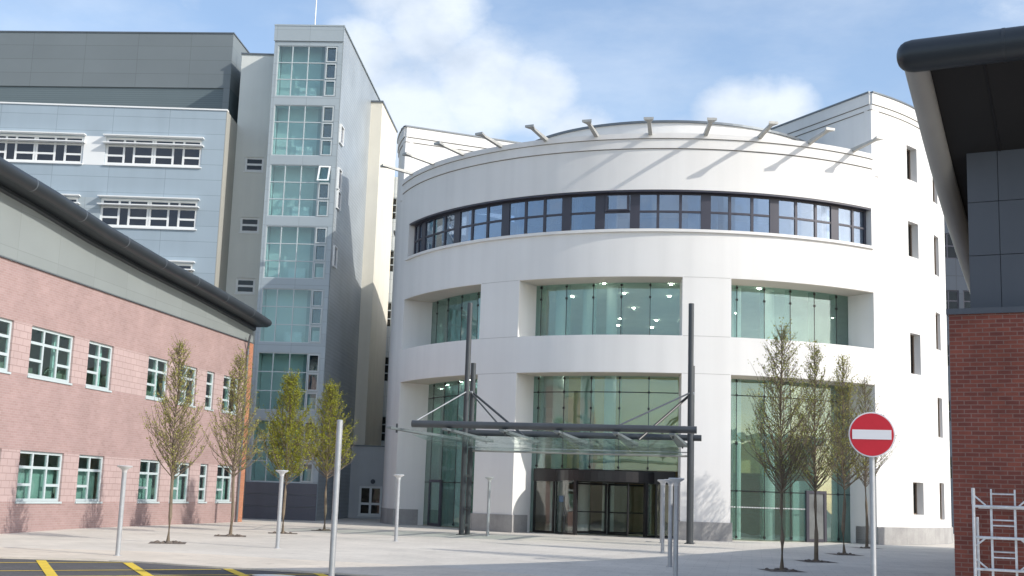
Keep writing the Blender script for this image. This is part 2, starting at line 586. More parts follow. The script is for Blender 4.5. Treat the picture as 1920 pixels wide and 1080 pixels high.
def window(parent, x, z, w, h, vbars, hbars, fm, gm, y=0.0, fw=0.06, fd=0.07, sill=None, name='window', edge=None):
    """framed window filling the opening (x..x+w, z..z+h). vbars: x fractions with optional z range
    (f, z0f, z1f); hbars: (f, x0f, x1f). Pane and sill are sub-parts."""
    key = (round(w, 3), round(h, 3), tuple(vbars), tuple(hbars), fm, gm, fw, fd, sill, edge)
    if key not in WIN_CACHE:
        e = edge or fw
        f = MB()
        f.box(0, e, 0, fd, 0, h); f.box(w - e, w, 0, fd, 0, h)
        f.box(e, w - e, 0, fd, 0, e); f.box(e, w - e, 0, fd, h - e, h)
        for q in vbars:
            a, z0, z1 = q if isinstance(q, tuple) else (q, 0, 1)
            c = a * w
            f.box(c - fw / 2, c + fw / 2, 0.002, fd - 0.002, max(e, z0 * h), min(h - e, z1 * h))
        for q in hbars:
            a, u0, u1 = q if isinstance(q, tuple) else (q, 0, 1)
            c = a * h
            f.box(max(e, u0 * w), min(w - e, u1 * w), 0.004, fd - 0.004, c - fw / 2, c + fw / 2)
        g = MB().box(e * .5, w - e * .5, fd * .45, fd * .55, e * .5, h - e * .5)
        s = MB().box(-0.04, w + 0.04, -sill, fd, -0.06, 0.0) if sill else None
        WIN_CACHE[key] = (f.mesh('window_frame', M[fm]), g.mesh('pane', M[gm]), s.mesh('sill', M[fm]) if s else None)
    fme, gme, sme = WIN_CACHE[key]
    o = link(name, fme, parent, (x, y, z))
    link('pane', gme, o)
    if sme:
        link('sill', sme, o)
    return o


# ------------------------------------------------------------------ world and sun
w = bpy.data.worlds.new('World')
sc.world = w
w.use_nodes = True
wt = w.node_tree
wt.nodes.clear()
wo = wt.nodes.new('ShaderNodeOutputWorld')
bg = wt.nodes.new('ShaderNodeBackground')
bg.inputs['Strength'].default_value = 0.15
sky = wt.nodes.new('ShaderNodeTexSky')
sky.sky_type = 'NISHITA'
sky.sun_disc = False
sky.sun_elevation = SUN_EL
sky.sun_rotation = math.atan2(SUN_AZ.x, SUN_AZ.y)
sky.air_density = 1.0
sky.dust_density = 1.2
sky.ozone_density = 1.6


def wn(t, **kw):
    n = wt.nodes.new(t)
    for k, v in kw.items():
        setattr(n, k, v)
    return n


def wmath(op, a, b=None, clamp=False):
    n = wn('ShaderNodeMath', operation=op, use_clamp=clamp)
    for i, v in enumerate((a, b)):
        if v is None:
            continue
        if isinstance(v, (int, float)):
            n.inputs[i].default_value = v
        else:
            wt.links.new(v, n.inputs[i])
    return n.outputs[0]


tc = wn('ShaderNodeTexCoord')
DIR = tc.outputs['Generated']


def wnoise(scale, detail, rough, stretch=(1, 1, 1.6)):
    mp = wn('ShaderNodeMapping')
    mp.inputs['Scale'].default_value = stretch
    wt.links.new(DIR, mp.inputs['Vector'])
    n = wn('ShaderNodeTexNoise')
    n.inputs['Scale'].default_value = scale
    n.inputs['Detail'].default_value = detail
    n.inputs['Roughness'].default_value = rough
    wt.links.new(mp.outputs[0], n.inputs['Vector'])
    return n.outputs[0]


# cumulus banks in the sky: (azimuth degrees right of the camera, elevation, radius in degrees, weight)
CLOUDS = [(-4.3, 21.5, 3.0, 1.0), (-6.6, 22.5, 2.4, 0.9), (-2.0, 18.6, 3.2, 1.0), (-5.0, 17.0, 3.6, 0.95),
          (0.8, 18.2, 2.5, 0.95), (2.6, 16.2, 2.6, 0.8), (10.0, 17.4, 2.0, 1.0), (11.3, 17.3, 1.9, 0.95), (12.4, 17.2, 1.8, 0.9), (-7.5, 19.5, 2.6, .9), (8.8, 15.6, 2.4, 0.7),
          (-15.5, 23.2, 3.0, 0.38), (-20, 16, 5.0, 0.5), (30, 20, 9, 0.8), (45, 30, 9, 0.8), (-45, 25, 12, 0.8),
          (70, 15, 12, 0.8), (-80, 18, 15, 0.8), (120, 22, 14, 0.7), (180, 20, 16, 0.8), (200, 14, 14, 0.7),
          (150, 40, 14, 0.5), (-130, 25, 16, 0.8), (165, 12, 12, 0.8)]
blob = None
for az, el, rad, wgt in CLOUDS:
    a, e = R_(az), R_(el)
    dv = (math.sin(a) * math.cos(e), math.cos(a) * math.cos(e), math.sin(e))
    dp = wn('ShaderNodeVectorMath', operation='DISTANCE')
    wt.links.new(DIR, dp.inputs[0])
    dp.inputs[1].default_value = dv
    mr = wn('ShaderNodeMapRange', interpolation_type='SMOOTHSTEP')
    wt.links.new(dp.outputs['Value'], mr.inputs['Value'])
    mr.inputs['From Min'].default_value = R_(rad) * 1.55
    mr.inputs['From Max'].default_value = 0.0
    mr.inputs['To Min'].default_value = 0.0
    mr.inputs['To Max'].default_value = wgt
    blob = mr.outputs[0] if blob is None else wmath('MAXIMUM', blob, mr.outputs[0])
n_big = wnoise(16, 9, 0.62)
n_small = wnoise(5.0, 6, 0.6, (1, 1, 3.0))
dens = wmath('ADD', blob, wmath('MULTIPLY', wmath('SUBTRACT', n_big, 0.5), 0.9))
cl = wn('ShaderNodeMapRange', interpolation_type='SMOOTHSTEP')
wt.links.new(dens, cl.inputs['Value'])
cl.inputs['From Min'].default_value = 0.12
cl.inputs['From Max'].default_value = 0.88
veil = wn('ShaderNodeMapRange')
wt.links.new(n_small, veil.inputs['Value'])
veil.inputs['From Min'].default_value = 0.42
veil.inputs['From Max'].default_value = 0.75
veil.inputs['To Min'].default_value = 0.10
veil.inputs['To Max'].default_value = 0.42
fac = wmath('MAXIMUM', wmath('MULTIPLY', cl.outputs[0], 0.93), veil.outputs[0], True)
shade = wn('ShaderNodeValToRGB')
wt.links.new(wnoise(11, 6, 0.55), shade.inputs[0])
CLOUD_LO, CLOUD_HI = (2.75, 3.2, 3.85, 1), (4.1, 4.45, 4.9, 1)
shade.color_ramp.elements[0].position = 0.32
shade.color_ramp.elements[0].color = CLOUD_LO
shade.color_ramp.elements[1].position = 0.62
shade.color_ramp.elements[1].color = CLOUD_HI
mixw = wn('ShaderNodeMix', data_type='RGBA')
wt.links.new(fac, mixw.inputs[0])
wt.links.new(sky.outputs[0], mixw.inputs[6])
wt.links.new(shade.outputs[0], mixw.inputs[7])
wt.links.new(mixw.outputs[2], bg.inputs['Color'])
wt.links.new(bg.outputs[0], wo.inputs[0])

sd = bpy.data.lights.new('sun', 'SUN')
sd.energy = 2.6
sd.angle = R_(0.53)
sd.color = (1.0, 0.945, 0.86)
sun = bpy.data.objects.new('sun', sd)
COL.objects.link(sun)
sun.rotation_euler = SUN.to_track_quat('Z', 'Y').to_euler()
sun.location = (40, -20, 40)

sc.view_settings.view_transform = 'Standard'
sc.view_settings.look = 'None'
sc.view_settings.exposure = 0.62
sc.view_settings.gamma = 1.0
sc.cycles.max_bounces = 10
sc.cycles.transparent_max_bounces = 24
sc.cycles.use_denoising = True

# ------------------------------------------------------------------ ground
g = MB()
ys = [-60, 0, 43, 80, 300, 3000]
for i in range(len(ys) - 1):
    xs = [-3000, -300, -40, 0, 40, 300, 3000]
    for j in range(len(xs) - 1):
        a, b, c, d = xs[j], xs[j + 1], ys[i], ys[i + 1]
        g.face([(a, c, gz(c) - .03), (b, c, gz(c) - .03), (b, d, gz(d) - .03), (a, d, gz(d) - .03)])
structure('ground', g, M['asphalt'])

KERB = [(-60, 27.0), (-20, 28.2), (-14, 28.6), (-11.24, 28.75), (-8.9, 29.0), (-8.3, 28.88), (-6.36, 28.1), (-3.7, 27.45),
        (-2.7, 27.05), (-0.5, 25.6), (1.5, 23.6), (3.0, 21.0), (3.9, 17.5), (4.2, 12), (4.3, 4), (4.3, -30)]
p = MB()
k = MB()


def off_kerb(t):
    out = []
    for i, q in enumerate(KERB):
        a, b = Vector(KERB[max(i - 1, 0)]), Vector(KERB[min(i + 1, len(KERB) - 1)])
        d = (b - a).normalized()
        nrm = Vector((-d.y, d.x))      # towards the paving
        out.append((q[0] + nrm.x * t, q[1] + nrm.y * t))
    return out


inner = off_kerb(0.14)
for i in range(len(KERB) - 1):
    a, b, c, d = KERB[i], KERB[i + 1], inner[i + 1], inner[i]
    k.hexa([(*q, gz(q[1]) - .125) for q in (a, b, c, d)] + [(*q, gz(q[1]) + .003) for q in (a, b, c, d)])
structure('kerb', k, M['kerb'])
# paving: strips from the kerb to the far side, split at the change of slope
for i in range(len(inner) - 1):
    a, b = inner[i], inner[i + 1]
    if b[0] > a[0] + 0.01:
        top = 43.0
        n = 4
        for s_ in range(n):
            t0, t1 = s_ / n, (s_ + 1) / n
            q = [(a[0], a[1] + (top - a[1]) * t0), (b[0], b[1] + (top - b[1]) * t0), (b[0], b[1] + (top - b[1]) * t1), (a[0], a[1] + (top - a[1]) * t1)]
            p.face([(*v, gz(v[1])) for v in q])
bd_ = MB()
ob_ = off_kerb(3.3)
for i in range(1, 11):
    a, b, c, d = inner[i], inner[i + 1], ob_[i + 1], ob_[i]
    bd_.face([(*q, gz(q[1]) + .004) for q in (a, b, c, d)])
structure('paving_border', bd_, paving('warm_paving', (0.68, 0.62, 0.54)))
p.face([(inner[-1][0], -30, gz(-30)), (60, -30, gz(-30)), (60, 43, 0), (inner[-2][0], 43, 0), (inner[-2][0], inner[-2][1], gz(inner[-2][1]))])
p.face([(-60, 43, 0), (60, 43, 0), (60, 95, 0), (-60, 95, 0)])
structure('paving', p, M['paving'])

# yellow box lines on the road, clipped against the kerb line
ym = MB()


def kerb_y(x):
    for i in range(len(KERB) - 1):
        if KERB[i][0] <= x < KERB[i + 1][0]:
            t = (x - KERB[i][0]) / (KERB[i + 1][0] - KERB[i][0])
            return KERB[i][1] + t * (KERB[i + 1][1] - KERB[i][1])
    return -99


def stripe(mb, p0, d, length, wd, back=0.0, lift=0.006):
    d = Vector(d).normalized()
    n = Vector((-d.y, d.x)) * wd / 2
    a = Vector(p0) - d * back
    b = Vector(p0) + d * length
    steps = 30
    for i in range(steps):
        u, v = a + (b - a) * i / steps, a + (b - a) * (i + 1) / steps
        if max(u.y - kerb_y(u.x), v.y - kerb_y(v.x)) > -0.06:
            continue
        mb.face([(*q, gz(q[1]) - .03 + lift) for q in (u - n, v - n, v + n, u + n)])


for px, py in ((-10.76, 27.55), (-9.96, 25.5), (-9.44, 24.2), (-8.9, 22.2), (-8.4, 20.2)):
    stripe(ym, (px, py), (0.87, 0.49), 7, 0.10, 12, 0.006)
for px, py in ((-14.2, 28.6), (-12.3, 28.7), (-10.38, 28.8), (-8.50, 28.95), (-6.20, 28.4), (-3.95, 27.4)):
    stripe(ym, (px, py), (0.39, -0.92), 9, 0.21, 0, 0.010)
structure('yellow_road_marking', ym, M['yellow'])
wm = MB()
pts = []
for i in range(24):
    a = 2 * math.pi * i / 24
    pts.append((-4.70 + 0.45 * math.cos(a), 26.42 + 0.30 * math.sin(a)))
wm.face([(*q, gz(q[1]) - .03 + .014) for q in pts])
structure('white_road_marking', wm, M['whitepaint'])

# ------------------------------------------------------------------ white round building
DR = 14.425                      # drum radius
DC = (8.07, 66.51, 0)
rb = thing('round_building', 'white rendered round building with curved strip window and deep glazed openings behind the canopy', 'building', DC)
AL, AR = -72.6, 33.0             # the lower front bay lies between these angles
IN = 12.95                       # radius of the glass walls
OPEN = [(-67.8, -41.0), (-32.5, -3.5), (4.7, 33.0)]
PIL = [(AL, -67.8), (-41.0, -32.5), (-3.5, 4.7)]

wl = MB()
for z0, z1 in ((0, 6.82), (8.40, 10.90)):
    for a, b in PIL:
        wl.cyl(a, b, IN, DR, z0, z1)
for z0, z1 in ((6.82, 8.40), (10.90, 12.95), (14.68, 16.50)):
    wl.cyl(AL, AR, IN, DR, z0, z1)
wl.cyl(AL, -67.0, IN, DR, 12.95, 14.68)
wl.cyl(32.7, AR, IN, DR, 12.95, 14.68)
# stepped parapet of the bay
wl.cyl(AL, AR, IN + .9, DR + .055, 16.50, 16.93)
wl.cyl(AL, AR, IN + .9, DR + .115, 16.93, 17.15)
# tall part of the drum with its small windows
SMALL = {(43.7, 47.7): [(1.30, 2.72), (7.55, 9.40), (12.93, 14.57), (16.55, 18.17)],
         (55.8, 59.4): [(1.10, 2.78), (4.87, 6.73), (8.99, 10.76), (12.55, 14.48), (16.1, 17.4)]}
TOP = 19.27
prev = AR
for (a, b), holes in SMALL.items():
    if prev == AR:
        wl.cyl(prev, a, IN, DR, 0, 16.4)
        wl.cyl(prev, a, DR - .4, DR, 16.4, TOP)
    else:
        wl.cyl(prev, a, IN, DR, 0, TOP)
    z = 0
    for h0, h1 in holes:
        wl.cyl(a, b, IN, DR, z, h0)
        z = h1
    wl.cyl(a, b, IN, DR, z, TOP)
    prev = b
BK0, BK1 = 118.0, 274.5             # unseen rear, made lower than the wings to let sun reach the stair tower
wl.cyl(prev, BK0, IN, DR, 0, TOP)
wl.cyl(BK0, BK1, IN, DR, 0, 15.2)
wl.cyl(BK1, 360 + AL, IN, DR, 0, 16.4)
wl.cyl(BK1, 360 + AL, DR - .4, DR, 16.4, TOP)
for q0, q1 in ((AR, BK0), (BK1, 360 + AL)):
    wl.cyl(q0, q1, DR - .4, DR + .045, TOP, 19.52)
    wl.cyl(q0, q1, DR - .4, DR + .095, 19.52, 20.03)


def pol(r, a):
    return (r * math.sin(R_(a)), -r * math.cos(R_(a)))


# two straight walls either side of the roof terrace
LA, LB = pol(DR, AL), (-4.9, -0.6)
RA, RB = pol(DR, AR), (2.0, -0.6)
for (p0, p1), t, in (((LA, LB), 0.45), ((RB, RA), 0.45)):
    wl.slab(p0, p1, t, 16.2, TOP)
    d = (Vector(p1) - Vector(p0)).normalized()
    nn = Vector((-d.y, d.x))
    for e, z0, z1 in ((.045, TOP, 19.52), (.095, 19.52, 20.03)):
        q0, q1 = Vector(p0) - nn * e, Vector(p1) - nn * e
        wl.slab(q0, q1, t + e, z0, z1)
wl.slab(LB, RB, 0.45, 15.0, 20.0)
wl.build('wall', M['render'], rb, smooth=25)

cp = MB()
for q0, q1 in ((AR, BK0), (BK1, 360 + AL)):
    cp.cyl(q0, q1, DR - .45, DR + .14, 20.03, 20.10)
cp.cyl(BK0, BK1, IN - .1, DR + .1, 15.2, 15.27)
for p0, p1 in ((LA, LB), (RB, RA)):
    d = (Vector(p1) - Vector(p0)).normalized()
    nn = Vector((-d.y, d.x))
    cp.slab(Vector(p0) - nn * .14 - d * .1, Vector(p1) - nn * .14, .75, 20.032, 20.104)
cp.build('coping', M['coping'], rb)
rf = MB()
rf.prism([pol(IN + .3, a) for a in range(34, 119, 6)] + [RB], 19.4, 19.6)
rf.prism([pol(IN + .3, a) for a in range(275, 288, 3)] + [LB], 19.4, 19.6)
rf.prism([pol(IN + .3, a) for a in range(118, 275, 6)] + [LB, RB], 15.0, 15.2)
rf.prism([pol(IN + 1.2, a) for a in range(-72, 34, 3)] + [RB, LB], 16.15, 16.35)
rf.build('roof', M['greypanel'], rb)
# inner drum behind the terrace parapet
idr = MB().disc(7.6, 14.9, 18.1, 96, (-.47, -5.3)).build('upper_drum', M['render'], rb, smooth=25)
MB().disc(7.68, 18.1, 18.2, 96, (-.47, -5.3)).build('coping', M['coping'], idr)
rl = MB()
rl.hexa([(-.6, -9.2, 18.2), (2.3, -9.2, 18.2), (2.3, -4.5, 18.2), (-.6, -4.5, 18.2), (-.6, -9.2, 18.22), (2.3, -9.2, 19.05), (2.3, -4.5, 19.35), (-.6, -4.5, 18.3)])
rl.build('roof_light', M['greypanel'], rb)

for a, b in ((AL - 8, -67.8), (-41.0, -32.5), (-3.5, 4.7), (33.0, 120)):
    MB().cyl(a - (0 if a in (AL - 8, 33.0) else .25), b + (.25 if b < 30 else 0), IN + .3, DR + .07, 0, .74).build('plinth', M['plinth'], rb, smooth=25)

gap = surf('painted_shadow_line', (0.20, 0.18, 0.16), 0.9)  # dark strips painting the shadow lines under the parapet steps
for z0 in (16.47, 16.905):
    MB().cyl(AL, AR, DR - .2, DR + .012 + (.045 if z0 > 16.6 else 0), z0, z0 + .028).build('painted_shadow_line', gap, rb)
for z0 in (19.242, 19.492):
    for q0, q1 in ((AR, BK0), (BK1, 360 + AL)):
        MB().cyl(q0, q1, DR - .2, DR + .012 + (.045 if z0 > 19.4 else 0), z0, z0 + .026).build('painted_shadow_line', gap, rb)
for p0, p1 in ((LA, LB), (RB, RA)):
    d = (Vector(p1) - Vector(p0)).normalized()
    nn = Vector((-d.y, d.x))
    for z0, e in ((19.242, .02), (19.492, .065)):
        MB().slab(Vector(p0) - nn * e + d * .1, Vector(p1) - nn * e - d * .1, .05, z0, z0 + .03).build('painted_shadow_line', gap, rb)
# movement joints drawn as narrow recessed lines
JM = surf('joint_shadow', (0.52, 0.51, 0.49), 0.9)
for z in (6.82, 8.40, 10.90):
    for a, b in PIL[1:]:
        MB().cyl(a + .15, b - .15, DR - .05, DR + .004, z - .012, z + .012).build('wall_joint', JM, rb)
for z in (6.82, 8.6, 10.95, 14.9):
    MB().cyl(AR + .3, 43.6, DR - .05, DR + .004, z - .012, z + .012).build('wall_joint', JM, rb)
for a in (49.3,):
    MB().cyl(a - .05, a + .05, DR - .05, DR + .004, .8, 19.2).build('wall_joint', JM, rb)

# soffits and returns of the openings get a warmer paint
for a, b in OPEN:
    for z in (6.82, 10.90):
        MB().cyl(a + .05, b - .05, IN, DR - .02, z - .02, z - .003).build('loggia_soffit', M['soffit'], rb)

# strip window: recessed dark frames
SR = DR - .30
sill = MB().cyl(-67.4, 33.0, IN + .5, DR + .10, 12.83, 12.95)
sill.build('sill', M['render'], rb, smooth=25)
hd = MB().cyl(-66.9, 32.6, SR - .1, DR - .02, 14.60, 14.677)
sw = hd.build('strip_window', M['darkframe'], rb)
fr = MB()
a0, a1 = -66.98, 32.66
for z0, z1 in ((12.952, 13.02), (13.74, 13.83), (14.53, 14.60)):
    fr.cyl(a0, a1, SR - .08, SR, z0, z1)
TH = [-61.9, -49.4, -36.8, -24.2, -18.0, -11.8, 0.5, 12.8, 25.1]
for a in TH:
    fr.cyl(a - .85, a + .85, SR - .12, SR + .02, 13.02, 14.53)
for a in (-66.6, -64.4, -57.6, -53.4, -45.1, -41.1, -32.4, -28.5, -7.8, -3.9, 4.7, 8.7, 17.0, 21.0, 29.3, 32.35):
    fr.cyl(a - .24, a + .24, SR - .085, SR + .005, 13.02, 14.53)
fr.build('window_frame', M['darkframe'], sw)
MB().cyl(a0, a1, SR - .05, SR - .035, 13.0, 14.56, step=2.1).build('pane', M['glassblue'], sw)
ve = MB()                      # one vent stands ajar
ve.cyl(-17.0, -12.8, SR + .08, SR + .12, 13.82, 13.88)
ve.cyl(-17.0, -16.6, SR + .03, SR + .08, 13.85, 14.5)
ve.cyl(-13.2, -12.8, SR + .03, SR + .08, 13.85, 14.5)
ve.build('vent', M['darkframe'], sw)
for a, w_ in ((-34.6, 1.6), (-22.6, 1.5), (-16.0, 1.6), (-1.4, 2.0), (2.2, 1.6), (23.0, 2.2), (-56, 2), (28.5, 1.2)):
    n = 8
    cu = MB()
    for i in range(n):
        cu.cyl(a - w_ / 2 + w_ * i / n, a - w_ / 2 + w_ * (i + 1) / n, SR - .45 - .05 * (i % 2), SR - .40 - .05 * (i % 2), 13.0, 14.55)
    cu.build('curtain', M['curtain'], rb)
bw = MB()
bw.cyl(-66, 32, 9.0, 9.15, 12.95, 14.65)
for a in (-49.4, -24.2, .5, 25.1):
    bw.cyl(a - .3, a + .3, 9.15, SR - .6, 12.95, 14.65)
bw.build('room_partition', surf('grey_blue_interior', (0.26, 0.30, 0.36), 0.8), rb)

# glass walls and their fittings, one per opening
JA = [-70.3 + 5.56 * i for i in range(20)]
for oi, (a, b) in enumerate(OPEN):
    lo = a - (1.5 if a < -60 else 0.2)
    hi = b + (0.2 if b < 30 else 1.0)
    for z0, z1, tz in ((0.05, 6.82, (6.10, 2.06, 4.1)), (8.40, 10.90, ())):
        cuts = [lo] + [q for q in JA if lo + .6 < q < hi - .6] + [hi]
        if z0 < 1 and oi == 1:
            z0 = 2.78
        gw = MB()
        for i in range(len(cuts) - 1):
            gw.cyl(cuts[i] + .03, cuts[i + 1] - .03, IN - .02, IN, z0, z1, step=10)
        o = gw.build('glass_wall', M['glassgreen'], rb)
        ft = MB()
        for q in cuts[1:-1]:
            ft.cyl(q - .055, q + .055, IN - .03, IN + .006, z0, z1)
            for z in (z1 - .12, *[t for t in tz if t > z0], (z0 + z1) / 2 + .6, z0 + .1):
                ft.cyl(q - .20, q + .20, IN - .05, IN + .025, z - .045, z + .045)
        for z in tz:
            if z > z0 and z != 4.1 and not (oi == 1 and z < 4):
                ft.cyl(lo, hi, IN - .03, IN + .008, z - .018, z + .018)
        ft.build('patch_fitting', M['black'], o)
        fn = MB()                 # glass fins behind the joints
        for q in cuts[1:-1]:
            x, y = pol(1, q)
            fn.slab((x * (IN - .45), y * (IN - .45)), (x * (IN - .04), y * (IN - .04)), .02, z0, z1)
        fn.build('glass_fin', M['glassgreen'], o)

# interior floors, walls, columns
fl = MB()
fl.disc(IN - .03, 7.0, 8.36, 72)
fl.build('floor_slab', M['whiteroom'], rb)
MB().disc(IN - .05, 10.95, 11.5, 72).build('ceiling', surf('pale_ceiling', (0.70, 0.72, 0.64), 0.8), rb)
MB().disc(IN - .1, -.02, .02, 72).build('lobby_floor', M['floorstone'], rb)
bk = MB()
bk.cyl(-74, -36, 11.4, 11.5, .02, 7.0, 1)
bk.cyl(-74, -36, 11.4, 11.5, 8.36, 10.95, 1)
bk.cyl(-36, 40, 9.9, 10.1, 2.9, 7.0, 0)
bk.cyl(130, 230, 12.6, 12.7, 8.36, 10.95, 2)
bk.cyl(60, 130, 12.6, 12.7, 8.36, 10.95, 2)
bk.cyl(-36, 40, 8.4, 8.6, .02, 3.0, 3)
bk.cyl(20, 45, 10.4, 10.55, 8.36, 10.95, 1)
bk.cyl(23, 45, 11.6, 11.7, .02, 2.6, 1)
bk.cyl(27, 45, 11.6, 11.7, 2.6, 7.0, 2)
bk.build('interior_wall', [M['olive'], M['tealwall'], surf('grey_green_interior', (0.33, 0.37, 0.32), 0.8, var=.1), M['tanwall']], rb)
MB().cyl(-35.9, 39.9, 8.61, 9.89, 2.9, 3.1).build('mezzanine', M['olive'], rb)
for a in (-29.8, -23.2, -17.8, 9.2, 17.0):
    x, y = pol(11.7, a)
    MB().tube((x, y, .02), (x, y, 7.0), .26, 20).build('column', M['whiteroom'], rb)
    MB().tube((x, y, 8.36), (x, y, 10.95), .24, 20).build('column', M['whiteroom'], rb)
for x, y in ((-4.01, -13.0 + 1.0), (-5.2, -8.0), (-1.1, -12.3), (-2.9, -9.4), (-.75, -9.0), (-2.0, -5.0), (-2.3, -1.1), (-2.2, 1.5), (-.4, -1.0), (-.3, 1.9), (2.4, 3.6), (.9, -1.4), (2.86, -11.9), (4.9, -9.1),
             (-7.5, -7.5), (-8.2, -5.0)):
    MB().disc(.065, 10.90, 10.93, 16, (x, y)).build('ceiling_light', M['lamp'], rb)
for i in range(14):  # lobby lights added to brighten the rooms behind the glass
    x, y = pol(11.6 if i % 2 else 9.2, -66 + i * 7.6)
    MB().disc(.07, 6.95, 6.985, 16, (x, y)).build('ceiling_light', M['lamp'], rb)
# desk and dark furniture seen through the lobby glass
fu = MB()
fu.cyl(-30, -26, 9.4, 9.9, .02, 1.1)
fu.cyl(6, 11, 9.6, 10.2, .02, 1.2)
fu.cyl(5, 13, 8.7, 8.9, .02, 2.8)
fu.build('reception_desk', surf('dark_wood', (0.10, 0.06, 0.04), 0.5), rb)

# entrance: revolving door drum under a curved black fascia
ex, ey = pol(12.2, -17.4)
ed = MB()
ed.cyl(-31.8, -4.0, IN - .25, IN + .06, 2.22, 2.76)
ent = ed.build('entrance_door', M['black'], rb)
er = MB()
er.disc(2.25, 2.26, 2.70, 48, (ex, ey))
er.build('drum_head', M['black'], ent)
# side screens
for a, b in ((-31.9, -27.4), (-7.6, -3.7)):
    s_ = MB()
    s_.cyl(a, a + .35, IN - .12, IN - .02, .02, 2.22)
    s_.cyl(b - .35, b, IN - .12, IN - .02, .02, 2.22)
    s_.cyl(a, b, IN - .12, IN - .02, .02, .10)
    s_.build('side_frame', M['black'], ent)
    MB().cyl(a + .35, b - .35, IN - .07, IN - .05, .1, 2.22).build('pane', M['glassclear'], ent)
# curved drum screens left and right of the opening
for a, b in ((-100, -42), (42, 100)):
    MB().cyl(a, b, 2.18, 2.2, .08, 2.26, c=(ex, ey), step=6).build('curved_glass', M['glassclear'], ent)
    for q in (a, b):
        MB().cyl(q - 1.8, q + 1.8, 2.13, 2.26, .02, 2.26, c=(ex, ey)).build('door_post', M['black'], ent)
    MB().cyl(a, b, 2.15, 2.24, .02, .09, c=(ex, ey), step=6).build('bottom_rail', M['black'], ent)
for j, q in enumerate((20, 110, 200, 290)):
    dx, dy = math.sin(R_(q)), -math.cos(R_(q))
    wf = MB()
    P = lambda r: (ex + dx * r, ey + dy * r)
    for r0, r1 in ((.05, .13), (1.95, 2.05)):
        wf.slab(P(r0), P(r1), .05, .06, 2.2)
    for z0, z1 in ((.06, .16), (2.12, 2.2), (.95, 1.0)):
        wf.slab(P(.13), P(1.95), .05, z0, z1)
    wv = wf.build('door_wing', M['black'], ent)
    MB().slab(P(.13), P(1.95), .012, .16, 2.12).build('pane', M['glassclear'], wv)
nb = MB()
ax, ay = pol(IN + .08, -25.8)
nb.box(ax - .09, ax + .09, ay - .5, ay - .49, 1.35, 1.62)
nb.build('notice', M['notice'], ent)

# single doors in the outer openings
for a, b in ((-64.2, -58.9), (22.2, 26.3)):
    df = MB()
    df.cyl(a - .3, a + .3, IN - .05, IN + .07, .02, 2.06)
    df.cyl(b - .3, b + .3, IN - .05, IN + .07, .02, 2.06)
    df.cyl(a - .3, b + .3, IN - .05, IN + .07, 2.06, 2.18)
    df.cyl(a + .3, b - .3, IN - .05, IN + .05, .02, .14)
    d = df.build('side_door', M['darkframe'], rb)
    MB().cyl(a + .3, b - .3, IN + .015, IN + .03, .14, 2.06).build('pane', M['darkroom'] if a > 0 else M['glassgreen'], d)
mn = MB()                          # dotted manifestation band on the glass
for i in range(60):
    a = 5.2 + i * .32
    if a < 22:
        mn.cyl(a, a + .15, IN + .001, IN + .004, 1.36, 1.41)
mn.build('glass_marking', M['signwhite'], rb)

# small windows of the tall part
for (a, b), holes in SMALL.items():
    for h0, h1 in holes:
        f = MB()
        r0, r1 = (DR - .40, DR - .32) if a < 50 else (DR - .22, DR - .14)
        f.cyl(a, b, r0, r1, h0, h0 + .07); f.cyl(a, b, r0, r1, h1 - .07, h1)
        f.cyl(a, a + .4, r0, r1, h0 + .07, h1 - .07); f.cyl(b - .4, b, r0, r1, h0 + .07, h1 - .07)
        o = f.build('small_window', surf('brown_frame', (0.13, 0.095, 0.07), 0.5) if 'brown_frame' not in bpy.data.materials else bpy.data.materials['brown_frame'], rb)
        MB().cyl(a + .4, b - .4, r0 + .03, r0 + .05, h0 + .07, h1 - .07).build('pane', M['glassdark'], o)
        MB().cyl(a, b, r0 - .6, r0 - .55, h0, h1).build('blind', M['darkroom'], o)

# sun-shade brackets round the parapet
br = MB()
br.hexa([(-.05, 0, -.12), (.05, 0, -.12), (.05, .1, -.12), (-.05, .1, -.12), (-.05, 0, .12), (.05, 0, .12), (.05, .1, .12), (-.05, .1, .12)])
# web tapering along -y, two flanges, flared end plate
Lb = 1.62


def bar(mb, pts0, pts1):
    mb.hexa([pts0[0], pts0[1], pts1[1], pts1[0], pts0[2], pts0[3], pts1[3], pts1[2]])


br = MB()
br.hexa([(-.075, -Lb, .12), (.075, -Lb, .12), (.085, .35, -.16), (-.085, .35, -.16), (-.075, -Lb, .20), (.075, -Lb, .20), (.085, .35, .02), (-.085, .35, .02)])
br.hexa([(-.21, -Lb - .06, .10), (.21, -Lb - .06, .10), (.085, -Lb + .3, .09), (-.085, -Lb + .3, .09), (-.21, -Lb - .06, .205), (.21, -Lb - .06, .205), (.085, -Lb + .3, .17), (-.085, -Lb + .3, .17)])
bme = br.mesh('roof_bracket', M['bracket'])
for i in range(11):
    a = -65.2 + 9.33 * i
    x, y = pol(DR + .05, a)
    link('roof_bracket', bme, rb, (x, y, 17.16), R_(a))

# ------------------------------------------------------------------ rose brick building on the left
lb = thing('brick_building', 'two-storey pink brick building with grey fascia and dark rounded roof edge on the left', 'building', (-14.64, 39.69, 0), R_(80.63))
UP, LO = (4.71, 6.27), (0.88, 2.43)
WX = [(-14.4, 2.65), (-10.2, 1.78), (-7.6, 2.65), (-4.78, 2.65), (-1.10, 2.65), (2.55, 1.78), (7.13, 1.78), (9.87, 1.78), (12.67, 0.83), (14.50, 1.78)]
ops = [(x, x + w_, z0, z1) for x, w_ in WX for z0, z1 in (UP, LO)]


def bandmat(x, z):
    return 1 if (UP[0] < z < UP[1] or LO[0] < z < LO[1]) else 0


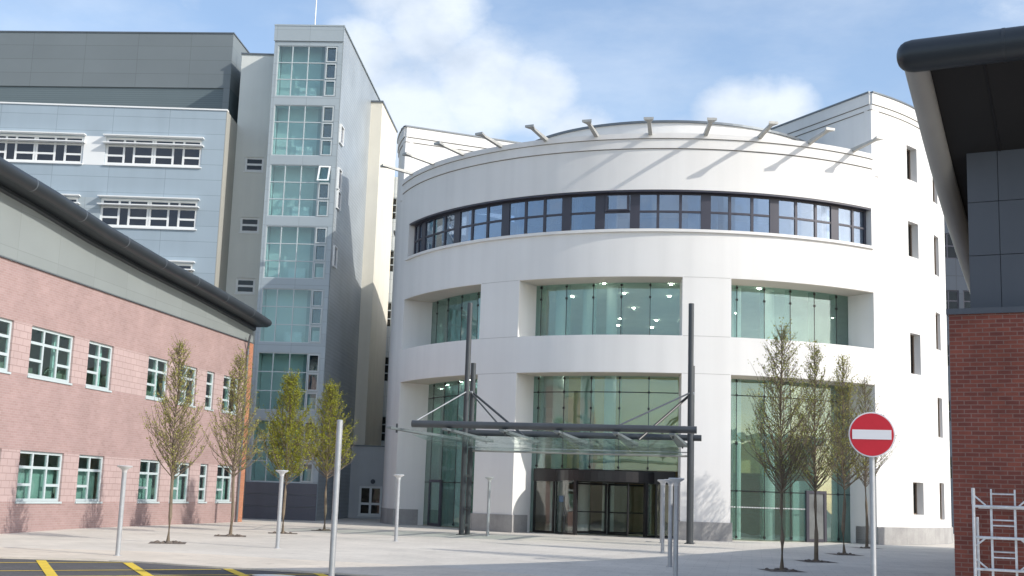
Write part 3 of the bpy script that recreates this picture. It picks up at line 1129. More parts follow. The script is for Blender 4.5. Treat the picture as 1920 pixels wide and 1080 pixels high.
wb = MB()
wall_open(wb, -22, 17.0, -0.45, 8.05, ops, 0, .1, .22, bandmat)
wb.box(-22, 16.99, 11.8, 12, -.4, 8.0)
wb.box(-22, -21.8, .23, 11.8, -.4, 8.0)
wb.build('wall', [M['brickL'], M['bandL']], lb)
MB().box(17.0, 17.65, -.03, 12, -.4, 8.0).build('corner_pier', M['brickO'], lb)
dp = MB()
dp.tube((16.85, -.09, -.3), (16.85, -.09, 7.7), .05, 10)
dp.loft([(16.85, -.09, 7.7), (16.6, -.2, 8.0), (16.5, -.3, 8.3)], [.05] * 3, 10)
dp.build('downpipe', M['coping'], lb)
PROF = [(-22, 11.7), (-9, 10.66), (-4.85, 10.28), (-1.85, 10.08), (1.7, 9.76), (5.9, 9.50), (11, 9.28), (15.2, 9.03), (17.5, 8.88)]


def prof(x):
    for (a, za), (b, zb) in zip(PROF, PROF[1:]):
        if x <= b:
            return za + (zb - za) * (x - a) / (b - a)
    return PROF[-1][1]


fa = MB()
dk = MB()
for (a, za), (b, zb) in zip(PROF, PROF[1:]):
    b2 = min(b, 17.6)
    zb2 = prof(b2)
    fa.hexa([(a, -.05, 8.05), (b2, -.05, 8.05), (b2, .2, 8.05), (a, .2, 8.05), (a, -.05, za - .13), (b2, -.05, zb2 - .13), (b2, .2, zb2 - .13), (a, .2, za - .13)])
    dk.hexa([(a, -.16, za - .25), (b2, -.16, zb2 - .25), (b2, -.052, zb2 - .30), (a, -.052, za - .30), (a, -.16, za - .13), (b2, -.16, zb2 - .13), (b2, -.052, zb2 - .13), (a, -.052, za - .13)])
fa.build('fascia', M['fascia'], lb)
MB().box(-22, 17.0, -.062, -.002, 8.02, 8.06).build('flashing', M['coping'], lb)
rf = MB()
for (a, za), (b, zb) in zip(PROF, PROF[1:]):
    rf.hexa([(a, -.72, za - .12), (b, -.72, zb - .12), (b, 12.4, zb - .12), (a, 12.4, za - .12), (a, -.72, za + .28), (b, -.72, zb + .28), (b, 12.4, zb + .28), (a, 12.4, za + .28)])
rof = rf.build('roof', M['roofmetal'], lb)
nose = MB().loft([(x, -.72, z + .08) for x, z in PROF], [.215] * (len(PROF) - 1) + [.17], 20)
nose.build('roof_edge', M['roofmetal'], rof, smooth=50)
for i in range(12):                        # sheet joints along the rounded edge
    x = -18.4 + i * 3.05
    MB().tube((x, -.72, prof(x) + .08), (x + .05, -.72, prof(x + .05) + .08), .221, 20).build('joint_cover', M['coping'], rof, smooth=40)
dk.build('soffit_cove', M['roofmetal'], rof)
W3 = dict(vbars=(1 / 3, 2 / 3), hbars=(0.675, (0.33, 0, 1 / 3), (0.33, 2 / 3, 1)))
W2 = dict(vbars=(.5,), hbars=(0.675, (0.33, 0, .5)))
W1 = dict(vbars=(), hbars=(0.675, .33))
ib, bl, rd = MB(), MB(), MB()
for x, w_ in WX:
    for z0, z1 in (UP, LO):
        kw = W3 if w_ > 2 else W2 if w_ > 1 else W1
        wo_ = window(lb, x, z0, w_, z1 - z0, fm='aquaframe', gm='glasswin', y=.07, fw=.085, fd=.08, sill=.11, edge=.09, **kw)
        if z0 < 2:
            MB().box(x + .02, x + w_ - .02, .30, .33, z0, z0 + (z1 - z0) * .66).build('blind', M['blind'], lb)
        else:
            c_ = x + w_ * .82
            MB().box(c_ - .16, c_ + .16, .36, .44, z0, z1).build('blind', M['curtain'], lb)
ib.box(-22, 17, 1.6, 1.7, 0, 8.0)
ib.box(-22, 17, .25, 3.0, 3.4, 3.6)
ib.box(-22, 17, .25, 3.0, -.1, .0)
ib.build('interior_wall', surf('olive_grey_interior', (0.27, 0.30, 0.255), 0.8, var=.25, nscale=.8), lb)

# ------------------------------------------------------------------ dark red brick building on the right
rbk = thing('brick_building', 'dark red brick building with slate panels and deep overhanging roof at the right edge', 'building', (7.77, 22.0, 0), R_(-26.8))
w2 = MB()
w2.box(0, 14, 0, .3, -.7, 4.97)
w2.box(0, .3, .3, 32, -.7, 4.7)
w2.box(13.7, 14, .3, 32, -.7, 4.97)
w2.box(.3, 13.7, 31.7, 32, -.7, 4.7)
w2.build('wall', M['brickR'], rbk)
MB().box(-.04, 14.04, -.05, .55, 4.97, 5.07).build('coping', M['darkpanel'], rbk)
gp = MB()
xj = [0.33, 0.86, 2.06, 3.26, 4.46, 5.66, 6.86, 8.06, 9.26, 10.46, 11.66, 13.7]
zj = [5.07, 6.07, 7.05, 7.98]
for i in range(len(xj) - 1):
    for j in range(len(zj) - 1):
        gp.box(xj[i] + .006, xj[i + 1] - .006, .30, .34, zj[j] + .006, zj[j + 1] - .006)
gp.box(.34, 13.69, .341, .6, 5.07, 7.9)
gp.build('cladding', M['darkpanel'], rbk)
RP = [(-2.5, 8.95), (-1.9, 8.72), (-1.2, 8.45), (-.4, 8.13), (.4, 7.84), (1.2, 7.58), (2.2, 7.28), (3.7, 6.92), (5.2, 6.57), (6.7, 6.25), (9, 5.85), (12, 5.55), (17, 5.2), (24, 4.95), (33, 4.75)]
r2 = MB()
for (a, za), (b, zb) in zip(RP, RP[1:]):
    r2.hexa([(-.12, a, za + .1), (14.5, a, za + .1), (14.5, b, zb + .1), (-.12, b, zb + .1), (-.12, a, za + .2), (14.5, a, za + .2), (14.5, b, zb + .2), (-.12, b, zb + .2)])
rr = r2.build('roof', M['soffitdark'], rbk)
MB().loft([(-.40, -2.5, 8.95), (-.395, -2.5, 8.95), (-.37, -2.5, 8.95), (-.32, -2.5, 8.95), (-.25, -2.5, 8.95), (-.14, -2.5, 8.95), (14.5, -2.5, 8.95)], [.02, .08, .15, .21, .25, .27, .27], 24).build('roof_edge', M['roofmetal'], rr, smooth=50)
MB().loft([(-.13, y, z) for y, z in RP], [.20] * len(RP), 18).build('verge', M['zinc'], rr, smooth=50)
sj = MB()
for x in (.9, 2.1, 3.3, 4.5, 5.7):
    sj = MB()
    for (a, za), (b, zb) in zip(RP[:4], RP[1:5]):
        sj.hexa([(x, a, za + .085), (x + .03, a, za + .085), (x + .03, b, zb + .085), (x, b, zb + .085), (x, a, za + .099), (x + .03, a, za + .099), (x + .03, b, zb + .099), (x, b, zb + .099)])
    sj.build('soffit_joint', M['black'], rr)

for i in range(5):
    x = 1.25 + i * 2.6
    MB().tube((x, -2.5, 8.95), (x + .05, -2.5, 8.95), .276, 24).build('joint_cover', M['roofmetal'], rr, smooth=40)
# aluminium access-tower frame against that wall
fx = Matrix.Rotation(R_(-26.8), 4, 'Z')
fp = Vector((7.77, 22.0, 0)) + fx @ Vector((.40, -.62, 0))
gzf = gz(fp.y)
sf_ = thing('scaffold_tower', 'aluminium scaffold tower frame with a ladder in front of the dark red brick wall', 'scaffold', (fp.x, fp.y, gzf), R_(-26.8))
zb = -gzf
for i, x in enumerate((0, .90)):
    MB().tube((x, 0, 0), (x, 0, zb + 1.66), .026, 12).tube((x, 0, zb + 1.66), (x, 0, zb + 1.93), .031, 12).build('post', M['alu'], sf_)
for z in (1.63, 1.12, .60, .08):
    MB().tube((.02, 0, zb + z), (.88, 0, zb + z), .024, 10).build('rail', M['alu'], sf_)
    MB().tube((.02, .5, zb + z - .02), (.88, .5, zb + z - .02), .018, 10).build('rail', M['alu'], sf_)
for x, s_ in ((.02, 1), (.88, -1)):
    for z, dz in ((1.80, -.15), (.98, .14), (.76, -.14)):
        MB().tube((x, 0, zb + z), (x + s_ * .17, 0, zb + z + dz), .015, 8).build('brace', M['alu'], sf_)
for x in (0, .90):
    MB().tube((x, .5, 0), (x, .5, zb + 1.45), .024, 10).build('post', M['alu'], sf_)
ld = MB()
for x in (.27, .64):
    ld.box(x - .018, x + .018, .05, .09, .05, zb + 1.62)
    ld.box(x - .014, x + .014, .10, .13, .4, zb + 1.92)
ldo = ld.build('ladder', M['alu'], sf_)
for z in (-.2, .28, .80, 1.32):
    MB().tube((.27, .07, zb + z), (.64, .07, zb + z), .013, 8).build('rung', M['alu'], ldo)
for z in (.37, .89, 1.41, 1.84):
    MB().tube((.27, .115, zb + z), (.64, .115, zb + z), .013, 8).build('rung', M['alu'], ldo)

# ------------------------------------------------------------------ grey office block
ob = thing('office_block', 'large pale blue panelled office block with a grey roof storey behind the pink brick building', 'building', (-15.28, 63.5, 0), 0)
rows = [(17.88, 19.35), (14.58, 16.08), (11.28, 12.78), (7.98, 9.48), (4.68, 6.18)]
cols = [-6.17, -12.35, -18.55, -24.75]
ops = [(x, x + 5.02, a, b) for x in cols for a, b in rows]
fw_ = MB()
wall_open(fw_, -27, 0, -.2, 20.98, ops, 0, .1, .25)
fw_.build('front_wall', M['bluepanel'], ob)
en = MB()
en.box(-.001, .04, .0, 3.0, -.2, 20.98)
en.box(-27, -.002, .251, 3.0, 20.85, 20.97)
en.build('end_wall', surf('shade_toned_render', (0.36, 0.36, 0.33), 0.85, var=.05, streak=.06), ob)  # darker colour stands in for the tower's shade on this wall
MB().box(-27, .05, -.05, .3, 20.98, 21.06).build('coping', M['whiteframe'], ob)
vb = (.19, .295, .488, .512, .70, .81)
hb = (.70, (.34, 0, .19), (.34, .295, .70), (.34, .81, 1))
for x in cols:
    for r_i, (a, b) in enumerate(rows):
        o = window(ob, x, a, 5.02, b - a, vb, hb, 'whiteframe', 'glassnavy', y=.04, fw=.10, fd=.09, sill=.12, edge=.12)
        sh = MB()
        h_ = b - a
        for z in (b + .05, a + h_ * .755):
            sh.box(x - .10, x + 5.12, -.33, .035, z - .02, z + .035)
        sh.build('sun_shade', M['whiteframe'], ob)
        if x < -6.2 and r_i < 2:
            MB().box(x + 5.03, x + 6.17, -.012, .02, a - .05, b + .02).build('spandrel', M['whiteframe'] if r_i == 0 else M['palepanel'], ob)
MB().box(-26.9, -.1, 1.6, 1.7, 0, 20.8).build('interior_wall', surf('slate_interior', (0.11, 0.13, 0.17), 0.8, var=.3, nscale=.5), ob)
# beige end strip between the block and the stair tower
bs = MB()
sops = [(.58, 1.60, 18.40, 19.20), (.55, 1.58, 15.02, 15.86), (.54, 1.57, 11.70, 12.53), (.54, 1.57, 8.4, 9.23), (.54, 1.57, 5.1, 5.93)]
wall_open(bs, .02, 3.2, -.2, 25.0, sops, 2.5, .12, .3)
bs.box(.02, .1, 2.8, 9, 20.9, 25.0)
bs.build('side_wall', M['beige'], ob)
MB().box(-.02, 3.25, 2.44, 9, 25.0, 25.08).build('coping', M['coping'], ob)
for a, b, c, d in sops:
    window(ob, a, c, b - a, d - c, (), (.5,), 'whiteframe', 'glassdark', y=2.56, fw=.11, fd=.08, sill=.1)
    MB().box(a - .1, b + .1, 3.2, 3.25, c - .1, d + .1).build('blind', M['darkroom'], ob)
# roof storey, turned slightly
pr = MB()
PM = Matrix.Translation((-.65, 3.0, 0)) @ Matrix.Rotation(R_(-4), 4, 'Z')


def pbox(mb, x0, x1, y0, y1, z0, z1, mi=None):
    q = [PM @ Vector(v) for v in ((x0, y0, z0), (x1, y0, z0), (x1, y1, z0), (x0, y1, z0), (x0, y0, z1), (x1, y0, z1), (x1, y1, z1), (x0, y1, z1))]
    mb.hexa([tuple(v) for v in q], mi)


pbox(pr, -27, 0, 0, 11, 23.2, 26.35, 0)
pbox(pr, -27, -.001, .06, 10.9, 20.9, 23.2, 1)
pbox(pr, -.35, 0, 0, .06, 20.9, 23.2, 0)
pbox(pr, -27.02, .04, -.04, 11.02, 26.35, 26.42, 2)
pr.build('roof_storey', [M['greypanel'], M['louvre'], M['coping']], ob)
MB().tube((1.4, 5, 25.08), (1.4, 5, 25.5), .25, 16).tube((2.4, 5, 25.08), (2.4, 5, 25.45), .2, 16).build('roof_vent', M['galv'], ob)

# ------------------------------------------------------------------ glazed stair tower
tw = thing('stair_tower', 'tall glazed stair tower with ribbed metal side wall and white mast on top', 'building', (-9.32, 63.0, 0), R_(-3))
ST = [(21.78, 24.56), (18.58, 21.31), (15.35, 18.09), (12.11, 14.84), (8.81, 11.58), (5.39, 8.30), (1.83, 4.91)]
tp = MB()
wall_open(tp, -3.62, 0, -.2, 25.62, [(-3.42, -.23, a, b) for a, b in ST], 0, .1, .2)
tp.box(-3.66, .05, -.06, -.002, 24.80, 25.62)
for z0_, z1_ in ((0.0, .62), (.64, 1.22), (1.24, 1.80)):
    for x0_, x1_ in ((-3.61, -1.82), (-1.80, -.01)):
        tp.box(x0_, x1_, -.045, -.003, z0_, z1_, 1)
tp.build('front_frame', [M['palepanel'], surf('slate_base_panel', (0.12, 0.125, 0.15), 0.6, var=.1, streak=.15)], tw)
MB().box(-3.62, -3.5, .201, 12, -.2, 25.6).build('side_wall', M['beige'], tw)
MB().box(-.12, 0, .201, 13.5, -.2, 25.62).build('ribbed_wall', M['corr'], tw)
MB().box(-3.68, .07, -.08, 13.6, 25.62, 25.70).build('coping', M['palepanel'], tw)
MB().tube((-2.0, 2, 25.7), (-2.0, 2, 28.6), .035, 8).build('mast', M['whiteframe'], tw)
for i, (a, b) in enumerate(ST):
    h_ = b - a
    W_ = 3.19
    o = window(tw, -3.42, a, W_, h_, ((.245), (.51), (.795)), (.335, .665), 'palepanel' if False else 'greyframe', 'glasstower', y=.03, fw=.045, fd=.08, name='stair_window')
    cs = MB()
    for (f0, f1) in ((.68, .985), (.35, .655), (.015, .32)):
        x0, x1 = -3.42 + .81 * W_, -3.42 + .985 * W_
        z0, z1 = a + f0 * h_, a + f1 * h_
        if i == 2 and f0 == .68:
            continue
        cs.box(x0, x0 + .06, -.01, .02, z0, z1); cs.box(x1 - .06, x1, -.01, .02, z0, z1)
        cs.box(x0 + .06, x1 - .06, -.01, .02, z0, z0 + .06); cs.box(x0 + .06, x1 - .06, -.01, .02, z1 - .06, z1)
        if f0 > .02:
            MB().box(x0 + .06, x1 - .06, .12, .14, z0 + .06, z1 - .06).build('dark_pane', M['glassnavy'], tw)
    cs.build('casement', M['greyframe'], tw)
op = MB()                                  # the one casement left open
a, b = ST[2]
x0, x1, z0, z1 = -3.42 + .80 * 3.19, -3.42 + .99 * 3.19, a + .67 * (b - a), b - .03
q = lambda x, z: (x, -.02 - (z1 - z) * .45, z)
for (u0, u1, v0, v1) in ((x0, x0 + .08, z0, z1), (x1 - .08, x1, z0, z1), (x0 + .08, x1 - .08, z0, z0 + .08), (x0 + .08, x1 - .08, z1 - .08, z1)):
    pts = [q(u0, v0), q(u1, v0), q(u1, v1), q(u0, v1)]
    op.hexa([(p[0], p[1], p[2]) for p in (pts[0], pts[1])] + [(p[0], p[1] + .06, p[2]) for p in (pts[1], pts[0])] + [(p[0], p[1], p[2]) for p in (pts[3], pts[2])] + [(p[0], p[1] + .06, p[2]) for p in (pts[2], pts[3])])
opn = op.build('open_casement', M['whiteframe'], tw)
MB().hexa([(x0 + .08, q(0, z0)[1] + .02, z0 + .05), (x1 - .08, q(0, z0)[1] + .02, z0 + .05), (x1 - .08, q(0, z0)[1] + .03, z0 + .05), (x0 + .08, q(0, z0)[1] + .03, z0 + .05),
           (x0 + .08, .0, z1 - .05), (x1 - .08, .0, z1 - .05), (x1 - .08, .01, z1 - .05), (x0 + .08, .01, z1 - .05)]).build('pane', M['glasstower'], opn)
ti = MB()
ti.box(-3.4, -.2, .85, .95, 0, 25.5)
ti.box(-3.48, -3.43, .25, 1.9, 0, 25.5)
for a, b in ST:
    ti.box(-3.4, -.2, .22, .85, a - .42, a - .15)
    ti.box(-2.25, -1.35, .45, .52, a - .1, a + .62, 1)
    ti.box(-.80, -.35, .45, .52, a - .1, a + .70, 1)
ti.box(-1.25, -.2, .80, .849, 0, 25.5, 2)
ti.build('interior_wall', [M['tealwall'], M['curtain'], surf('blue_grey_interior', (0.36, 0.45, 0.47), 0.8, var=.15, nscale=.6)], tw)
for z0, z1, y in ((19.45, 20.45, .42), (17.0, 18.15, .5), (16.0, 16.95, .62), (12.9, 14.0, .5)):
    si = MB()
    si.box(.0, .10, y, y + .05, z0, z1); si.box(.0, .10, y + .8, y + .85, z0, z1)
    si.box(.0, .10, y + .05, y + .8, z0, z0 + .05); si.box(.0, .10, y + .05, y + .8, z1 - .05, z1)
    s0 = si.build('side_window', M['whiteframe'], tw)
    MB().box(.004, .03, y + .05, y + .8, z0 + .05, z1 - .05).build('pane', M['glassnavy'], s0)

# ------------------------------------------------------------------ cream shaft and panelled link behind it
cs = thing('cream_shaft', 'tall narrow cream rendered shaft beside the stair tower', 'building', (-9.5, 72.5, 0), R_(-3))
MB().box(.2, 1.36, 0, 6.2, -.1, 24.55).build('wall', M['cream'], cs)
MB().box(.15, 1.42, -.06, 6.3, 24.55, 24.66).build('coping', M['coping'], cs)
lk = thing('link_block', 'white panelled link block with stacked dark windows between the cream shaft and round building', 'building', (-9.3, 78.8, 0), R_(-3))
LZ = [(18.76, 20.22), (15.33, 16.78), (11.80, 13.42), (8.34, 9.96), (4.6, 6.2)]
lw = MB()
wall_open(lw, .2, 9, -.1, 21.6, [(x, x + 1.45, a, b) for x in (.98, 3.6, 6.2) for a, b in LZ], 0, .1, .25)
lw.box(.2, 9, .3, 8, 21.3, 21.5)
lw.build('wall', surf('white_tile_panel', (0.60, 0.64, 0.65), 0.5, var=.04, grid=(.78, .93), gcol=.72, gw=.02), lk)
for x in (.98, 3.6, 6.2):
    for a, b in LZ:
        window(lk, x, a, 1.45, b - a, (.5,), (.34, .67), 'greyframe', 'glassdark', y=.06, fw=.07, fd=.08)
MB().box(.2, 9, 1.2, 1.3, 0, 21.2).build('interior_wall', M['darkroom'], lk)

lv = thing('link_wall', 'low white rendered wall with a four-pane window between the stair tower and round building', 'wall', (-9.5, 72.15, 0), R_(-3))
wv = MB()
wall_open(wv, .1, 4.2, -.1, 4.04, [(1.22, 2.52, .17, 1.82)], 0, .1, .27)
wv.face([(.1, 0, 4.04), (4.2, 0, 4.04), (4.2, .27, 4.04), (.1, .27, 4.04)])
wv.build('wall', surf('grey_white_render', (0.60, 0.62, 0.635), 0.85, var=.04, nscale=.5, streak=.06), lv)
MB().box(.05, 4.2, -.05, .3, 4.04, 4.11).build('coping', M['coping'], lv)
window(lv, 1.22, .17, 1.30, 1.65, (.5,), (.40,), 'whiteframe', 'glassdark', y=.03, fw=.13, fd=.1, sill=.06, edge=.12)
MB().box(1.2, 2.6, .28, .3, .1, 1.9).build('blind', surf('brown_interior', (0.09, 0.055, 0.045), .8, var=.4, nscale=2), lv)
lm = MB()
lm.loft([(1.98, -.02, 2.08), (1.98, -.10, 2.08), (1.98, -.15, 2.08)], [.13, .13, .06], 14)
lm.build('wall_lamp', M['darkpanel'], lv)

# ------------------------------------------------------------------ dark glazed block far behind on the right
db = thing('glazed_block', 'dark slate building with banded windows in the gap between round building and brick building', 'building', (28.2, 85, 0), 0)
dz = [(18.7, 20.5), (15.0, 16.5), (11.2, 12.7), (7.4, 8.9), (3.6, 5.1)]
dwl = MB()
dops = [(.45 + 2.4 * i, 2.55 + 2.4 * i, a, b) for i in range(6) for a, b in dz]
wall_open(dwl, 0, 15, -.1, 22.5, dops, 0, .1, .25)
dwl.box(0, .1, .26, 8, -.1, 22.5)
dwl.build('wall', surf('slate_blue_panel', (0.045, 0.06, 0.085), 0.5, var=.1, grid=(1.2, 1.25), gcol=.6, gw=.03), db)
for a, _, c, d in dops:
    window(db, a, c, 2.1, d - c, (.33, .66), (.5,), 'darkframe', 'glassdark', y=.06, fw=.08, fd=.08)
MB().box(.1, 15, 1.0, 1.1, 0, 22).build('interior_wall', M['black'], db)

# ------------------------------------------------------------------ entrance canopy
cn = thing('entrance_canopy', 'dark steel and glass entrance canopy hung from tall masts before the white round building', 'canopy', (-1.63, 48.95, 0), R_(-11.3))
for x in (0.0, 8.66):
    MB().tube((x, 0, 0), (x, 0, 9.0), .105, 18).build('mast', M['steel'], cn, smooth=40)
    MB().tube((x, 1.0, 0), (x, 1.0, 6.72), .105, 18).build('mast', M['steel'], cn, smooth=40)
    for z in (5.5, 2.25, .98, .36):
        MB().box(x - .035, x + .035, .08, .92, z - .05, z + .05).build('spacer', M['steel'], cn)
    MB().box(x - .17, x + .17, -.17, 1.17, -.02, .025).build('base_plate', M['steel'], cn)
MB().tube((-.78, -4.9, 3.93), (9.14, -4.9, 3.93), .125, 18).build('beam', M['steel'], cn, smooth=40)
MB().tube((-.35, .5, 3.93), (9.06, .5, 3.93), .12, 18).build('beam', M['steel'], cn, smooth=40)
for x0, x1 in ((-1.45, -.15), (.55, .75), (2.55, 2.65), (4.45, 4.5), (6.45, 6.45), (8.35, 8.35)):
    rbm = MB()
    rbm.hexa([(x0 - .09, -5.5, 3.71), (x0 + .09, -5.5, 3.71), (x1 + .20, .9, 3.58), (x1 - .20, .9, 3.58),
              (x0 - .09, -5.5, 3.78), (x0 + .09, -5.5, 3.78), (x1 + .20, .9, 3.70), (x1 - .20, .9, 3.70)])
    rbo = rbm.build('rafter', surf('grey_steel', (0.13, 0.155, 0.165), .45, .1) if 'grey_steel' not in bpy.data.materials else bpy.data.materials['grey_steel'], cn)
    hg = MB()
    for t in (.094, .94):
        xx = x0 + (x1 - x0) * t
        yy = -5.5 + 6.4 * t
        hg.box(xx - .03, xx + .03, yy - .03, yy + .03, 3.52 if t > .5 else 3.60, 3.92)
    hg.build('hanger', M['steel'], rbo)
gx = [-.9, .6, 2.6, 4.45, 6.45, 8.35]
for i in range(5):
    a, b = gx[i] + .03, gx[i + 1] - .03
    MB().hexa([(a, -4.5, 3.56), (b, -4.5, 3.56), (b, 1.0, 3.29), (a, 1.0, 3.29), (a, -4.5, 3.575), (b, -4.5, 3.575), (b, 1.0, 3.305), (a, 1.0, 3.305)]).build('glass_panel', M['glassroof'], cn)
MB().tube((.1, .98, 3.25), (8.6, .98, 3.25), .04, 12).build('gutter', M['zinc'], cn)
MB().tube((.1, .15, 3.36), (8.6, .15, 3.36), .022, 10).build('purlin', M['galv'], cn)
for p0, p1, r, m in (((0, 0, 5.5), (-.7, -4.9, 4.0), .022, 'galv'), ((0, 1, 5.55), (2.6, -1.4, 3.75), .045, 'steel'), ((.05, .5, 5.5), (2.3, -4.9, 4.0), .03, 'steel'),
                     ((8.66, 0, 5.6), (6.45, -4.9, 4.0), .032, 'steel'), ((8.66, .5, 5.6), (6.9, -1.8, 3.7), .05, 'black')):
    MB().tube(p0, p1, r, 10).build('tie_rod', M[m], cn)
MB().tube((-.12, .5, 5.5), (.12, .5, 5.5), .06, 12).tube((8.54, .5, 5.6), (8.78, .5, 5.6), .06, 12).build('tie_bracket', M['galv'], cn)

# ------------------------------------------------------------------ bollard lamps
lpo = MB()
lpo.tube((0, 0, 0), (0, 0, 2.0), .057, 16)
lph = MB()
lph.loft([(0, 0, 1.98), (0, 0, 2.03), (0, 0, 2.06), (0, 0, 2.115), (0, 0, 2.132), (0, 0, 2.145)], [.061, .066, .085, .178, .184, .165], 24)
lba = MB().tube((0, 0, -.01), (0, 0, .015), .10, 16)
pm_, hm_, bm_ = lpo.mesh('post', M['galv'], 40), lph.mesh('lamp_head', M['lampdish'], 40), lba.mesh('base_plate', M['galv'])
LAMPS = [(-9.15, 30.45, 2.12, 'slim grey post lamp nearest the yellow road lines, in front of the pink brick wall'),
         (-6.25, 35.42, 2.14, 'pale post lamp standing before the bushiest tree by the glazed stair tower'),
         (-3.47, 41.16, 2.13, 'white sunlit post lamp standing left of the canopy before the white wall'),
         (-0.62, 48.60, 2.22, 'small thin post lamp behind the canopy masts, in front of the left pillar'),
         (5.80, 47.0, 2.30, 'farthest post lamp of the overlapping cluster by the right canopy mast'),
         (4.92, 39.53, 2.24, 'second farthest post lamp of the overlapping cluster by the right mast'),
         (4.30, 33.0, 2.23, 'second nearest post lamp of the overlapping cluster, partly behind the nearest one'),
         (3.84, 28.5, 2.25, 'nearest and largest post lamp of the overlapping cluster by the right canopy mast')]
for x, y, h, lab in LAMPS:
    t = thing('lamp_post', lab, 'lamp', (x, y, gz(y)), 0, 'post lamps across the forecourt')
    t.scale = (1, 1, h / 2.145)
    link('post', pm_, t); link('lamp_head', hm_, t); link('base_plate', bm_, t)

# plain pole and no-entry sign
tag(MB().loft([(0, 0, 0), (0, 0, 3.06), (0, 0, 3.075)], [.056, .056, .03], 16).build('metal_pole', M['galv'], None, 40, (-3.06, 23.0, gz(23))), 'tall bare grey metal pole rising in front of the trees left of centre', 'pole')
sg = thing('no_entry_sign', 'round red no entry sign with white bar on a grey pole', 'road sign', (5.08, 17.55, gz(17.55)), R_(-14))
zc = 2.55 - gz(17.55)
MB().loft([(0, 0, 0), (0, 0, zc + .22)], [.038, .038], 16).build('pole', M['galv'], sg, 40)
pts = lambda r, n=64: [(r * math.cos(2 * math.pi * i / n), r * math.sin(2 * math.pi * i / n)) for i in range(n)]


def plate(r, y0, y1, n=64):
    mb = MB()
    c = pts(r, n)
    f = [(x, y0, zc + z) for x, z in c]
    b = [(x, y1, zc + z) for x, z in c]
    mb.face(list(f)); mb.face(list(reversed(b)))
    for i in range(n):
        j = (i + 1) % n
        mb.face([f[j], f[i], b[i], b[j]])
    return mb


pb = plate(.312, -.062, -.050).build('sign_plate', M['signwhite'], sg)
plate(.294, -.066, -.0625).build('red_disc', M['red'], pb)
MB().box(-.262, .262, -.0695, -.0665, zc - .066, zc + .066).build('white_bar', M['signwhite'], pb)
MB().box(-.06, .06, -.05, .045, zc + .10, zc + .13).box(-.06, .06, -.05, .045, zc - .13, zc - .10).build('bracket', M['galv'], sg)

# ------------------------------------------------------------------ trees


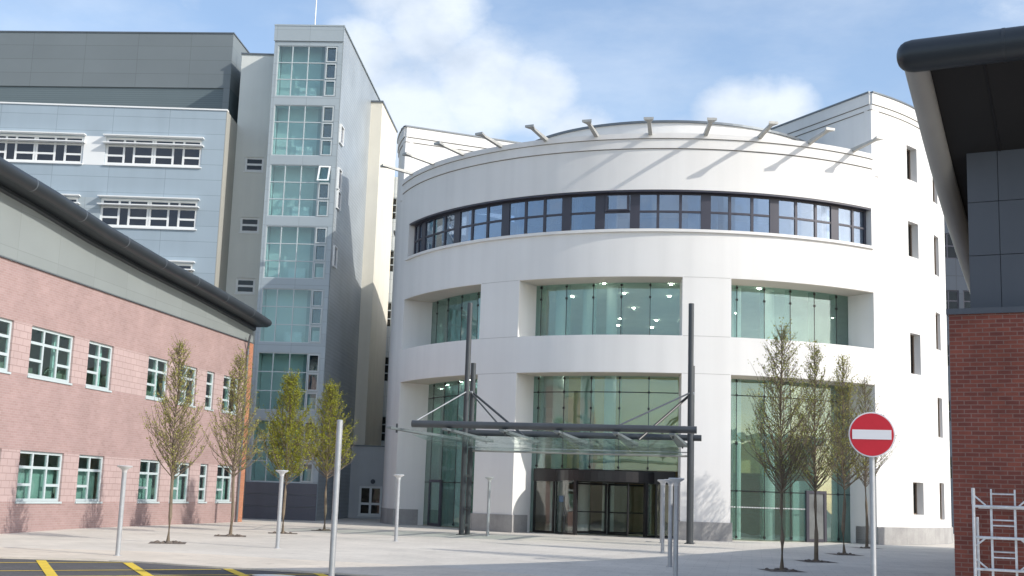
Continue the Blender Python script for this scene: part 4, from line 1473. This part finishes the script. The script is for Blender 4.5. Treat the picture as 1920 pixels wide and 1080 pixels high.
def tree(x, y, h, stem, wid, seed, leaf, nleaf, label, lean=0.0, dens=1.0):
    rnd = random.Random(seed)
    z0 = gz(y)
    root = thing('tree', label, 'tree', (x, y, z0), 0, 'young upright street trees')
    tb, lf = MB(), MB()
    n = 9
    spine = []
    for i in range(n):
        t = i / (n - 1)
        spine.append(Vector((lean * h * t + rnd.uniform(-.03, .03) * (t > 0), rnd.uniform(-.03, .03) * (t > 0), h * t)))
    r0 = .055 * h / 5.6
    tb.loft(spine, [r0 * (1 - .9 * (i / (n - 1)) ** .8) + .006 for i in range(n)], 8)

    def spt(z):
        t = max(0, min(.999, z / h)) * (n - 1)
        i = int(t)
        return spine[i].lerp(spine[i + 1], t - i)

    def outline(t):               # crown radius against relative height in the crown
        if t < .30:
            return .45 + .55 * math.sin(t / .30 * math.pi / 2)
        return max(.05, (1 - ((t - .30) / .70) ** 1.25)) * .96 + .05

    twigs = []
    nb = int(118 * dens)
    for i in range(nb):
        t = (i + rnd.random()) / nb
        zs = stem + (h - stem) * (t ** 1.25) * .93
        a = i * 2.399 + rnd.uniform(-.4, .4)
        tt = (zs - stem) / (h - stem)
        # branch rises steeply and reaches the outline a little higher up
        rise = rnd.uniform(.45, .95) * (1 - tt) * (h - stem) * .42 + .12
        te = min(.98, tt + rise / (h - stem))
        R = wid / 2 * 1.12 * outline(te) * rnd.uniform(.50, 1.12)
        b0 = spt(zs)
        dirv = Vector((math.cos(a), math.sin(a), 0))
        b1 = b0 + dirv * R * .5 + Vector((0, 0, rise * .32))
        b2 = b0 + dirv * R * .85 + Vector((0, 0, rise * .68))
        b3 = b0 + dirv * R + Vector((0, 0, rise))
        rb_ = .012 * (1 - .6 * tt) * h / 5.6 + .003
        tb.loft([b0, b1, b2, b3], [rb_, rb_ * .75, rb_ * .5, .003], 4, caps=False)
        m = max(4, int(12 * (1 - .5 * tt)))
        for j in range(m):
            u = rnd.uniform(.25, 1.0)
            q = (b0.lerp(b1, u * 2) if u < .5 else b1.lerp(b3, (u - .5) * 2))
            aa = a + rnd.uniform(-1.5, 1.5)
            L = rnd.uniform(.12, .38) * (wid / 1.7)
            d = Vector((math.cos(aa) * .55, math.sin(aa) * .55, rnd.uniform(.45, 1.0))).normalized()
            e = q + d * L
            twigs.append((q, e))
            w_ = .0046
            s_ = d.cross(Vector((rnd.uniform(-1, 1), rnd.uniform(-1, 1), .2))).normalized() * w_
            s2 = d.cross(s_).normalized() * w_
            tb.face([q - s_, q + s_, e + s_ * .4, e - s_ * .4])
            tb.face([q - s2, q + s2, e + s2 * .4, e - s2 * .4])
    for i in range(14):            # leader tips
        z = h * rnd.uniform(.80, 1.0)
        q = spt(z)
        a = rnd.uniform(0, 6.28)
        twigs.append((q, q + Vector((math.cos(a) * .08, math.sin(a) * .08, rnd.uniform(.1, .3)))))
    clump = [rnd.random() for _ in twigs]
    for i in range(int(nleaf * 1.75)):
        k_ = rnd.randrange(len(twigs))
        if clump[k_] < .22 and rnd.random() < .8:
            continue
        q, e = twigs[k_]
        p_ = q.lerp(e, rnd.uniform(.15, 1.1)) + Vector((rnd.gauss(0, .03), rnd.gauss(0, .03), rnd.gauss(0, .03)))
        s_ = rnd.uniform(.016, .035)
        u = Vector((rnd.gauss(0, 1), rnd.gauss(0, 1), rnd.gauss(0, 1))).normalized()
        v = u.cross(Vector((rnd.gauss(0, 1), rnd.gauss(0, 1), rnd.gauss(0, 1)))).normalized()
        lf.face([p_ - u * s_, p_ + v * s_ * .6, p_ + u * s_, p_ - v * s_ * .6])
    tb.build('trunk', M['bark'], root)
    lf.build('crown', M[leaf], root)
    return root


TREES = [(-9.49, 36.2, 5.75, 1.75, 1.75, 'leaf', 2900, 'sparse young tree nearest the road, in front of the pink brick wall', -.012, 1.0),
         (-8.78, 41.06, 5.9, 1.85, 1.8, 'leaf', 3300, 'young tree in front of the corner of the pink brick building', -.006, 1.0),
         (-7.66, 44.3, 5.5, 1.65, 2.0, 'leaf2', 10500, 'fullest and greenest young tree, just right of the pink building corner', -.004, 1.15),
         (-6.84, 48.62, 5.6, 1.95, 2.15, 'leaf2', 7600, 'young yellow-green tree immediately left of the tall bare pole', -.004, 1.05),
         (7.19, 33.01, 6.4, 1.95, 2.0, 'leaf3', 3300, 'largest young tree in front of the right glazed opening', 0, 1.1),
         (9.20, 37.6, 6.45, 2.0, 1.75, 'leaf3', 3000, 'slim young tree second in the row toward the no entry sign', 0, 1.0),
         (11.24, 42.13, 6.6, 2.1, 1.9, 'leaf', 3100, 'young tree third in the row, just left of the no entry sign', 0, 1.0),
         (13.96, 49.08, 6.6, 2.3, 2.1, 'leaf3', 1900, 'farthest and thinnest young tree, partly behind the no entry sign', 0, .9)]
pit = MB()
for i, (x, y, h, st, wd, lf_, nl, lab, ln, dn) in enumerate(TREES):
    tree(x, y, h, st, wd, 100 + i, lf_, nl, lab, ln, dn)
    q = [(x - .5, y - .5), (x + .5, y - .5), (x + .5, y + .5), (x - .5, y + .5)]
    c_, s_ = math.cos(R_(11)), math.sin(R_(11))
    q = [(x + (a - x) * c_ - (b - y) * s_, y + (a - x) * s_ + (b - y) * c_) for a, b in q]
    pit.face([(*v, gz(v[1]) + .005) for v in q])
structure('tree_pit_soil', pit, M['soil'])
tm = MB()
rnd = random.Random(3)
for x, y, *_ in TREES:                    # loose earth mounded at each stem
    for k_ in range(16):
        a, r = rnd.uniform(0, 6.28), rnd.uniform(.05, .42)
        cx_, cy_, s_ = x + r * math.cos(a), y + r * math.sin(a), rnd.uniform(.03, .085)
        tm.loft([(cx_, cy_, gz(cy_)), (cx_, cy_, gz(cy_) + s_ * .5), (cx_, cy_, gz(cy_) + s_ * .8)], [s_, s_ * .8, s_ * .2], 6)
o = tm.build('loose_earth', M['soil'])
o['kind'] = 'stuff'
